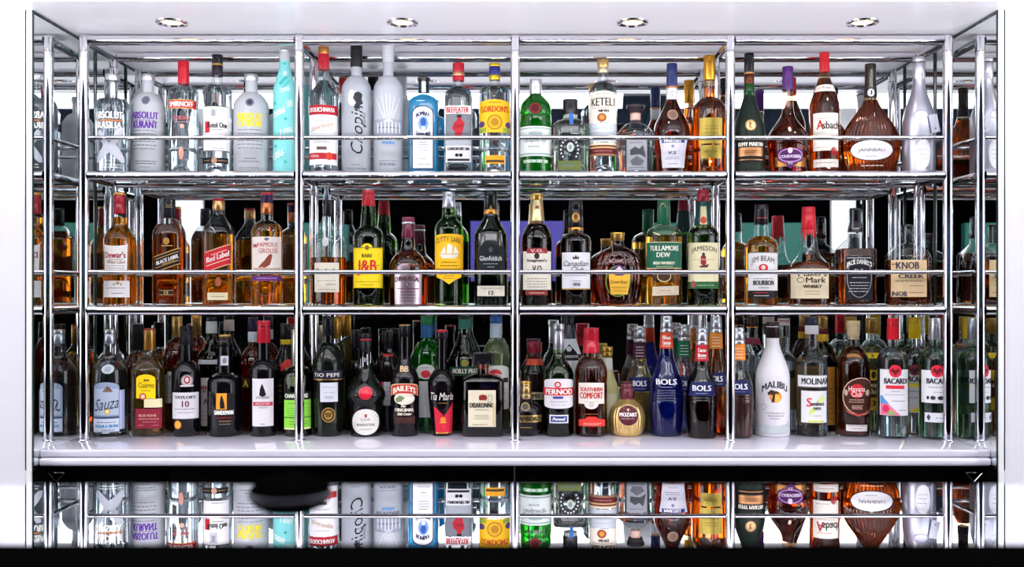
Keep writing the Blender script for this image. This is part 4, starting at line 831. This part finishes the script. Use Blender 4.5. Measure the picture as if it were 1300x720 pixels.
# ---- worktop, front row, third bay
bot('liqueur_bottle',3,668,spline([(b3,12),(b3-1.5,14),(544,19),(536,21.3),(528,21.6),(519,20),(512,15),(508,9),(505,6.6),(498,6.2),(486,6.2)]),'d:#0a070a',[(484,487,6.6,6.6,GLD),(487,500,6.2,6.6,'m:#a58a5c'),(500,506,7.6,7.2,'m:#b0976a','neck_band')],
    [E(667,516.5,5.5,5.5,'#4a4038'),G(667,516.5,5.5,1,'#a08a64'),Lb(649,687.5,527.5,536.5,'m:#a88a52',[T('CHAMBORD',668,532,34,6,'#1a120c',bold=.02)]),F(659,677,541.5,544.5,1,'#b89a5c')],
    'round black orb liqueur bottle with gold band behind the middle post')
bot('pastis_bottle',3,709,pf(b3,19.4,476,446,6.6,412,'s'),'s:#b5cfa6',[(411,420,7.4,7.4,'m:#bdbcc2'),(420,444,6.2,6.6,'m:#c9c9d4','neck_foil')],
    [Lb(691,727.5,481,519,'#e6e2e6',[R(690,728,492.5,502.5,'#b8262f'),T('PERNOD',709,497.6,36,7,W_,bold=.03),E(708,488.5,4.4,4,'#b03040'),E(708,488.5,2.6,2.4,'#e2c8c4'),R(702,715,503.5,506.5,'#2c3f80'),F(697,721,509.5,511,1,'#9a98a4'),F(699,719,513.5,515,1,'#b9b8c2')],at=4,ab=4),
     Lb(697.5,721.5,527,537.5,'#e9e8f0',[R(699,720,528.5,536,'#2a3a78'),T('Pernod',709.5,532.2,16,4,W_,sh=.3)])],
    'green pastis bottle with silver neck foil and barrel-shaped white label','dkgreen',448)
bot('liqueur_bottle',3,750.5,pf(b3,20.3,473,452,9.5,418,'r',nk2=10),'s:#f4e2cc',[(416,432,6.4,6.6,'g:#b81c30'),(432,448,7,10.4,'g:#b01a2e','neck_sleeve')],
    [P([(746,436),(753,434),(756,440),(750,443),(745,441)],'#d05a60'),Lb(734.5,767,486,513,'#ebe4da',[T('SOUTHERN',750.7,494.5,28,5,'#b0302c',bold=.02),T('COMFORT',750.7,502.3,29,8,'#b0302c',bold=.02),F(742,760,509,511,1,'#b9a89a')],at=1),
     E(750.7,513,9,6.5,'#ebe4da'),E(750.7,514,3.6,3.6,'#c9bfb6'),F(741,761,525,527,1,'#8a5a3c'),Lb(734.5,768,532,541.5,'#c4322a',[F(739,764,537,540,2,'#e6a898')],at=2),P([(741,533),(746,529),(756,529),(761,533)],'#c4322a')],
    'amber liqueur bottle with red sealed cap and white badge label','cognac',456,flute=(36,0.012,456,482))
bot('liqueur_bottle',3,796,spline([(b3,15),(b3-1.5,17),(545,21),(533,22.8),(525,22.4),(516,18.5),(510,12.5),(506.5,8.5),(504,7.4),(486,7.2)]),'m:#d0b070',[(484,488,7.6,7.2,'g:#4a1c26'),(488,506.5,7.2,7.6,'g:#58222c')],
    [E(797.5,528,13.6,13.6,'#c9a878'),E(797.5,528,12.8,12.8,'#4e1c2a'),T('MOZART',797.5,526.5,22,5,W_,bold=.02),F(788,807,531,532.5,1,'#b08a8a'),P([(795.5,519),(799.5,519),(797.5,523)],'#d2b08a')],
    'round gold foil liqueur bottle with maroon disc','',None,flute=(30,0.012,512,550))
def bols(row, cx, base, caph, lbl, lblc, body, liq, lab, r=21.5, ty=485, fill=None, yb=None):
    """ribbed liqueur bottle: silver cap, coloured neck sleeve, swelling body"""
    k = caph
    pr = [(base,r*0.86),(base-2,r*0.9),(base-22,r*0.96),(base-42,r)]
    for q in range(5):
        y = base-45-q*3.2; pr += [(y,r*(1-.012*q)),(y-1.2,r*(.975-.012*q)),(y-2.2,r*(1-.012*q)-0.2)]
    top = base-45-5*3.2
    for t in (0.2,0.4,0.6,0.8,1.0):
        y = top+(k+41-top)*t; pr.append((y, 8.4+(r*0.93-8.4)*((1+math.cos(math.pi*min(1,t)))/2)**1.1))
    pr += [(k+20,7.6),(k+2,6.6)]
    it = [T('BOLS',cx,ty,r*1.16 if row == 3 else r*.95,7.2,'#e9e9f2',bold=.03),F(cx-9,cx+9,ty+6,ty+7.4,1,'#8a8ab4'),
          Lb(cx-7.6,cx+7.6,k+21,k+41,lblc,([T(lbl[0],cx,k+27.5,10,5,W_),T(lbl[1],cx,k+34,10,5,W_)] if lbl else [F(cx-5.5,cx+5.5,k+25,k+36,3,W_)])+[F(cx-6,cx+6,k+37.5,k+39,1,W_)])]
    if body.startswith('s') and liq not in ('blue',): it.insert(0, Lb(cx-r*.82,cx+r*.82,ty-8,ty+10,'#141c4a',tp=-.12))
    bot('liqueur_bottle',row,cx,pr,body,[(k,k+16,6.9,7,'m:#b9b9c2'),(k+16,k+21,7,7.3,'m:#d2d2da','neck_band'),(k+21,k+41,7.4,8.3,lblc,'neck_sleeve')],it,lab,liq,fill,yb=yb)
bols(3,846,b3,401,('Blue','Curacao'),'#d2482c','s:#b8c4ec','blue','tall ribbed blue liqueur bottle with orange red neck sleeve',22.3,485,446)
bols(3,891,b3,417,('Cacao','Brown'),'#b02430','s:#cfc0b8','cola','ribbed near-black liqueur bottle with red neck sleeve',20.2,493,462,.08)
bols(3,938,b3,416,None,'#d9802c',CG,'rose','ribbed clear liqueur bottle behind the chrome post with orange sleeve',18.5,491,500,.08)
# ---- worktop, front row, fourth bay
bot('rum_liqueur_bottle',3,980.8,pf(b3,21.2,480,430,8,410,'s'),'k:#ece9ee',[(409,429,7.3,7.4,'g:#2b1c20')],
    [T('MALIBU',983,491.5,32,8.5,'#2a2328',arc=7,bold=.02),E(984.5,504,7.6,7.4,'#d9862c'),E(985,506,5.5,4.6,'#e6b04a'),P([(979,511),(981,502),(976,500),(980,497),(986,497),(990,500),(984,500),(983,511)],'#3a2a24'),P([(974,499),(979,495),(985,497),(979,498.5),(976,503)],'#3a2a24'),F(972,997,523.5,526,1,'#5a5460'),F(973,996,527,529.5,1,'#5a5460'),F(977,991,530.5,533,1,'#5a5460'),G(969,517,4,.7,'#b0acb6'),
     Lb(960,1001.5,542,550,'#b4bcc0',at=-7)],
    'opaque white rum liqueur bottle with palm and sunset print')
bot('sambuca_bottle',3,1030.5,spline([(b3,18.3),(b3-2,19.5),(500,19.7),(464,19.5),(456,17.8),(449,13),(443,9.6),(438,8.4),(428,7.6),(420,7.4),(406,7.4)]),CG,[(403,413,7.6,7.6,'g:#23243a'),(413,424,8.3,8.3,'#e4dce0','neck_band')],
    [R(1023,1038.5,415,416.2,'#b02c3c'),R(1023,1038.5,421,422.2,'#b02c3c'),F(1025,1036,417.5,420,1,'#b02c3c'),Lb(1012,1049.5,476.5,492,'#efedee',[T('MOLINARI',1033,484.2,36,8.2,K_,bold=.02),R(1012,1049.5,476.5,477.3,'#8a8a90'),R(1012,1049.5,491,492,'#8a8a90')]),
     Lb(1016,1049,496.5,537,'#e9e8e8',[T('S',1027,511,6.5,11,'#c02836',bold=.04),T('ambuca',1037.5,512.5,16,5,'#3a3a44',sh=.2),T('extra',1037,518.5,9,3.6,'#3a3a44'),P([(1026,524),(1032,516),(1036,521),(1028,528)],'#c9d878'),P([(1037,508),(1045,502),(1047,507),(1039,513)],'#d2df8a'),F(1030,1043,527,529,1,'#8a8a90'),R(1025,1045,534,536,'#cfd24a')])],
    'clear sambuca bottle with white name band and red initial','water',452)
bot('rum_bottle',3,1083.5,pf(b3,20.3,464,440,7.2,409,'r'),CG,[(407,411,8,8,'#d9b98a'),(411,426,8.2,7.4,'#dcc09a'),(426,431,6.6,6.6,'#c9ad8a','cork')],
    [T('HAVANA',1083.5,452,17,4.5,'#a8743c',arc=2),E(1087,503.5,19,24,'#3a1a12'),G(1087,503.5,19,1,'#c9a898',24),E(1087.5,496.5,9.5,9,'#b8262e'),T('Havana',1087.5,494,21,6.5,W_,bold=.015),T('Club',1087.5,500.5,13,6.5,W_,bold=.015),E(1073.5,499,2.6,4,'#b9a08a'),E(1101,499,2.4,4,'#b9a08a'),F(1076,1098,506.5,512,2,'#cfae94'),F(1080,1095,514.5,520,3,'#c9a898'),P([(1072,520),(1079,524),(1088,526),(1096,524),(1102,520),(1099,524),(1088,529),(1076,524.5)],'#a84038'),
     Lb(1073,1100,539.5,547.5,'#d6d2d2',[R(1074,1099,540.5,541.2,'#6a6464'),F(1077,1096,542.5,545.5,1,'#6a6464')])],
    'dark amber rum bottle with round red emblem and cork stopper','rum',440)
def bacardi(row, cx, cap, capm, items, lab, liq='water', gl=CG, r=19.5, yb=None):
    yk = base_px(row)-b3
    bot('rum_bottle',row,cx,pf(base_px(row),r,458+yk*.5,440+yk*.5,7,cap+1,'r'),gl,[(cap,cap+27,6.8,7.3,capm)],items,lab,liq,442,yb=yb)
bacardi(3,1133.5,404,'g:#d0202e',[Lb(1116,1152.5,469.5,528,'#ecebee',[T('BACARDI',1136,484,30,7,'#26242c',bold=.03),R(1124,1148,489.5,494,'#c8283a'),F(1131,1142,496.5,498,1,'#8a8a94'),F(1120,1148,500.5,502.5,1,'#9a9aa4'),F(1131,1149,508.5,510,1,'#7a7a84'),F(1141,1150,520,522,1,'#7a7a84'),P([(1116,503),(1119,503),(1128,513),(1121,514),(1116,513)],'#4a8ac0'),P([(1116,513),(1128,513),(1143,527.5),(1116,527.5)],'#d2708a'),E(1123,519.5,5.5,5,'#c02a50'),P([(1126,523),(1133,521),(1136,527),(1128,527)],'#7aa05a')]),E(1136.5,471.5,8.2,8,'#c5283a'),P([(1130,471),(1133,467),(1136,470),(1137,470),(1140,467),(1143,471),(1139,474),(1136.5,477),(1134,474)],'#6a1420')],
    'clear rum bottle with red cap and raspberry corner label',yb=.08)
bacardi(3,1187,404,'m:#d9d9e2',[Lb(1168,1206,470.5,512,'#ecebee',[T('BACARDI',1189.5,484,32,7,'#26242c',bold=.03),F(1176,1202,491,493,1,'#55555e'),F(1184,1200,497.5,499,1,'#8a8a94'),E(1176,505.5,3,2.4,'#26242c'),E(1184,505.5,3.6,2.6,'#3a3842'),E(1194,505.5,4,2.6,'#26242c')]),E(1189.5,471.5,8.2,8,'#c5283a'),P([(1183,471),(1186,467),(1189,470),(1190,470),(1193,467),(1196,471),(1192,474),(1189.5,477),(1187,474)],'#6a1420'),
     Lb(1171,1205,524.5,536.5,'#dcdce2',[P([(1173,530.5),(1177,526),(1181,530.5),(1177,535)],'#3a3a50'),F(1186,1202,530,532,1,'#6a6a74')]) ],
    'clear rum bottle with white cap and red emblem, rightmost on the worktop','mint','s:#e4f4ea',yb=.065)
# ---- worktop, behind the front row
bot('whisky_bottle',4,175,pf(b4,18,470,447,6.6,412,'r'),CG,[(411.5,444.5,6.5,6.8,'k:#121114')],[Lb(162,188,492,525,'#3a2a1c',[F(165,185,497,520,4,'#9a7a4a')])],'amber bottle with long black cap half hidden between two tequila bottles','damber',448)
bot('liqueur_bottle',4,225,pf(b4,17.5,455,430,6.4,403,'r'),'s:#e8c4b0',[(402,428,6.3,6.6,'m:#c9a060')],[Lb(211,239,472,512,'#d8d8dc',[T('AT',214,480,7,6,'#2a2a2e'),F(213,237,490,508,3,'#8a8a90')])],'dark red bottle with gold cap behind the black port bottle','red',432)
bot('liqueur_bottle',4,268.6,pf(b4,18.2,458,428,6.2,404,'s'),'s:#e6d8cc',[(403,408,6,6,'g:#23202a'),(408,423,6.6,7,'#e2dfe2','neck_label')],
    [T('No1',268.6,416,8,5,'#a83a44'),Lb(252,285,457,462.5,'#cfcfd4'),Lb(252,285,480,541,'#d8cdca',[T("PIMM'S",268,494,28,10,'#8e2a38'),T('No.1',268,510,18,7,'#4a3a3a',sh=.3),F(255,282,520,536,3,'#8a7a76')]) ],'dark bottle with white paper neck label behind the two port bottles','cola',436)
bot('liqueur_bottle',4,321.5,pf(b4,17,462,440,6.3,404,'r'),'s:#e8c4b0',[(403,421,6.4,6.4,'g:#2e2440'),(421,434,6.4,6.4,'#d9d9e0','neck_label')],[Lb(308,335,480,493,'#2a1512',[T('A',312,487,6,9,'#d9b03a',bold=.02)])],'red brown bottle with white neck label behind the white-labelled sherry','red',440)
bot('vermouth_bottle',4,363,pf(b4,16.5,468,436,6.2,412,'s'),'d:#100b0d',[(411,431,6.2,6.4,'g:#131216'),(431,437,6.7,6.8,'#d9b820','neck_band')],[P([(356,462),(364,456),(371,458),(372,466),(362,468),(357,472)],'#c4302c'),Lb(350,376,480,520,'#1c1618',[F(353,373,486,514,4,'#b09a3c')])],'black bottle with yellow neck ring and red splash label')
bot('liqueur_bottle',4,426,pf(b4,14.3,462,432,6.8,403,'r'),CG,[(402,430,6.8,7,'m:#c9943c')],[Lb(414,438,478,520,'#3a4a24')],'yellow liqueur bottle with gold cap behind the dark sherry','gold',436)
bot('liqueur_bottle',4,453,pf(b4,12,474,456,6.2,420,'r'),'d:#0e0c0b',[(419,442,6.4,6.6,'g:#17151a')],[Lb(444,462,490,520,'#4a2a2a')],'slim black bottle half hidden left of the bell-shouldered liqueur')
bot('bitter_bottle',4,492,pf(b4,16.8,470,447,6.8,421,'r'),'d:#120b0b',[(420,446,6.6,6.8,'g:#1a171c')],[R(486,499,449.5,452.5,'#b02a34'),T('HOT',496,445,7,4,'#9a9aa0'),Lb(479,505,485,515,'#c9c6cc',[R(479,487,485,515,'#a8283a'),F(489,503,489,511,4,'#8a8a90')])],'dark bottle with red and white label left of the cream liqueur')
bot('vermouth_bottle',4,541.5,pf(b4,18.5,452,432,6.8,401.5,'r'),'s:#a5dcab',[(401,412,7.2,7.2,'g:#1d7a44'),(412,428.5,7.1,7.3,'#2c5a8a','neck_label')],[R(539.5,543.5,412.5,428,'#b8343c'),E(540.5,472,12,9.5,'#e4e4e2'),E(540.5,475,6,5,'#c03038'),F(533,548,466,468,1,'#8a8a90'),Lb(526,557,484,530,'#e4e4e2')],'bright green vermouth bottle with red and blue neck label','tgreen',434)
bot('vermouth_bottle',4,589.5,pf(b4,20,456,424,7.4,401,'l'),'s:#9fbfa4',[(400.5,405,7.6,7.6,'g:#1a1d1a'),(405,417.5,7.4,7.8,'#2f6a5c','neck_label')],[E(590,461,6,6,'#8a8040'),G(590,461,6,1.4,'#3a4a24'),Lb(571,608.5,465.5,477,'#1f3a2c',[T('NOILLY PRAT',591,471.2,32,6,'#e6e6da',bold=.02)],sl=.05)],'deep green vermouth bottle with conical shoulders and name band','dkgreen',424)
bot('vermouth_bottle',4,629.4,pf(b4,17.2,452,432,6.8,401.5,'r'),CG,[(401,410.5,7.2,7.2,'g:#2a5aa4'),(410.5,428.5,7.1,7.3,'#c9d2e2','neck_label')],[R(628.5,632.5,411,428,'#b8343c'),R(623.5,626,411,428,'#2c4a8a'),R(635,637.5,411,428,'#2c4a8a'),Lb(616,646,464,520,'#e9e8e4',[E(629,475,8,6,'#c4343c'),E(629,477.5,8.5,3,'#e2e2e2'),R(617,645,480,486,'#2a2a34'),F(619,643,492,512,4,'#8a8a90')],at=8)],'pale yellow vermouth bottle with blue cap behind the square bottle','lime',434)
bot('liqueur_bottle',4,678.6,pf(b4,17,474,457,8,436,'l',nk2=8.6),'d:#120c0a',[(434,447.5,9.2,9.4,'g:#7a1c2c'),(447.5,455,8.2,8.6,'g:#3a1416','neck_band'),(455,463,8.7,9.4,'#a83a26','neck_label')],[Lb(661,694,498,507.5,'#cdbb98',[T('DRAMBUIE',677,503,31,6,'#3a2418',bold=.02)],at=3)],'dark liqueur bottle with wide dark red cap behind the black orb')
bot('sparkling_wine_bottle',4,722,pf(b4,18.5,468,412,6.4,401,'s'),'k:#dcdde2',[(400.5,412,6.4,6.6,'g:#2a2a30'),(412,430,6.8,8.6,'m:#3a3a42','neck_foil')],[P([(714,448),(722,437),(731,448),(735,458),(713,458)],'#141317'),E(722.5,443,3.6,3.4,'#c9c9d0'),Lb(712,738,450,455.5,'#141317',[F(716,735,451,454.5,2,'#e0e0e4')]) ],'white wrapped bottle with black shoulder label behind the pastis')
bot('limoncello_bottle',4,771,pf(b4,16,505,462,6.2,442,'s'),'f:#e3dc9c',[(440,447,6.6,6.6,'m:#c09a44'),(447,454,6.8,6.2,'m:#b08a3c'),(454,470,6.2,6.6,'#e6e2da','neck_label')],[Lb(760,783,500,530,'#e9e6c0')],'cloudy yellow bottle with gold stopper behind the round gold bottle','',None)
bols(4,812,b4,414,None,'#4a1c34',CG,'pale','ribbed clear liqueur bottle with burgundy sleeve behind the gold orb',18,487,450)
bols(4,868.5,b4,412,None,'#1f6a4c',CG,'water','ribbed clear liqueur bottle with green sleeve between two dark ones',17.5,487,450)
bols(4,909,b4,401.5,None,'#d9842c','s:#f6e2b8','amber','ribbed amber liqueur bottle with orange sleeve behind the third post',17.3,481,440,.157)
bot('liqueur_bottle',4,955,pf(b4,16.5,462,432,6.6,402,'r'),CG,[(401,414.5,6.8,7,'g:#33231e'),(414.5,416,7.2,7.2,'m:#c9803c','neck_band'),(429,437,8.8,10,'#6a1c30','neck_ring')],[Lb(942,968,482,520,'#2a2a20')],'clear bottle with burgundy neck ring behind the white bottle','water',452)
bot('liqueur_bottle',4,995,pf(b4,17,463,448,7.6,402,'q'),CG,[(401,404,7.4,7.4,'g:#2a2a34'),(404,413,7.4,7.6,'#e6dce0','neck_label')],[R(988,1002,407,408.4,'#b8343c'),Lb(980,1010,480,520,'#5a4a30')],'clear bottle with red and white neck paper right of the white bottle','water',428)
bot('rum_bottle',4,1043.5,pf(b4,19.5,462,434,7,402,'r'),'s:#f0dcc4',[(401,417,6.8,7,'m:#c9a060'),(417,424,7.3,7.5,'g:#6a1c24','neck_band'),(424,433,7.8,8.2,'#d9a82c','neck_label')],[Lb(1027,1060,466,540,'#a8762c',[F(1043,1058,476,484,2,'#b03020'),F(1044,1058,490,535,7,'#4a2a14')])],'big dark rum bottle with yellow neck paper behind the sambuca','cola',436)
bot('rum_bottle',4,1106,pf(b4,18,462,436,6.8,405,'r'),CG,[(404,423,7.2,7.4,'m:#b8924a')],[Lb(1091,1121,448,455,'#e6c42a',[T('3',1107,451.5,4,4,K_)]),Lb(1091,1121,470,521,'#e0b42a',[E(1109,476,3,5,'#3a2a14'),R(1091,1121,483,505,'#4a2a1c'),T('Havana',1107,488.5,26,6.5,'#efe2b0'),T('Club',1108,497,16,6.5,'#efe2b0'),T('3',1109,512,5,7,'#3a2a14',bold=.03),E(1103,512,1,1,'#3a2a14'),E(1115,512,1,1,'#3a2a14')])],'pale golden rum bottle with yellow label numbered three','pale',440)
bacardi(4,1161,403,'g:#e6bc1c',[Lb(1145,1177,470,524,'#e6e5e8',[T('BACARDI',1161,481.5,28,7,'#26242c',bold=.03),R(1148,1174,487,491.5,'#e0c22a'),F(1150,1172,496,498,1,'#4a4a54'),F(1152,1171,504,506,1,'#6a6a74'),P([(1152,523.5),(1176,510),(1176.5,523.5)],'#d9c63a')]),E(1161,470,7.4,7.2,'#6a2430'),P([(1155,470),(1158,466),(1161,469),(1164,466),(1167,470),(1163,473),(1161,476),(1158.5,473)],'#2a1016')],
    'clear rum bottle with yellow cap between the other two rum bottles','water',CG,17.8,.157)
collect_text()
BOT = []
for s_ in SPECS:
    if s_['liq'] == '': s_['liq'] = None
    BOT.append(make_bottle(s_))
# hanging tag on the silver champagne bottle: a small card proud of the glass
for B, root in BOT:
    if root['label'].startswith('silver grey champagne'):
        z1, z0 = B.zz(148), B.zz(171); u0, u1 = 0.020, 0.046
        v,f = box_data(u0,u1,-0.052,-0.0505,0,z1-z0)
        tg = mesh_obj('hanging_tag', v, f, M('m:#b4b4c0'), root); tg.location = (0.0,0,z0); tg.rotation_euler = (0,math.radians(-12),0)
        v,f = lathe_data([(0,0.0028,0.0028,2),(0.0006,0.0028,0.0028,2)],16); em = mesh_obj('tag_emblem', v, f, M('#5a5a66'), tg); em.rotation_euler = (math.pi/2,0,0); em.location = ((u0+u1)/2,-0.0521,0.012)
    if root['label'].startswith('bourbon bottle sealed'):   # wax drips down the neck
        for k in range(9):
            a = k*2*math.pi/9+.3; ln = [10,5,14,4,8,12,5,9,6][k]
            pts = []
            zt = B.zz(291); zb_ = B.zz(291+ln)
            r1, r2 = B.hw(zt), B.hw(zb_)
            v,f = lathe_data([(0,.0006,.0006,2),(0.002,.002,.002,2),(zt-zb_-.002+.004,.0022,.0022,2),(zt-zb_+.004,.001,.001,2)],10)
            dr = mesh_obj('wax_drip', v, f, M('g:#c0202e'), root, 60); dr.location = (math.cos(a)*(r2-.0002), math.sin(a)*(r2-.0002), zb_)
            tl = math.atan2(r2-r1, zt-zb_); dr.rotation_euler = (0,-tl,a)
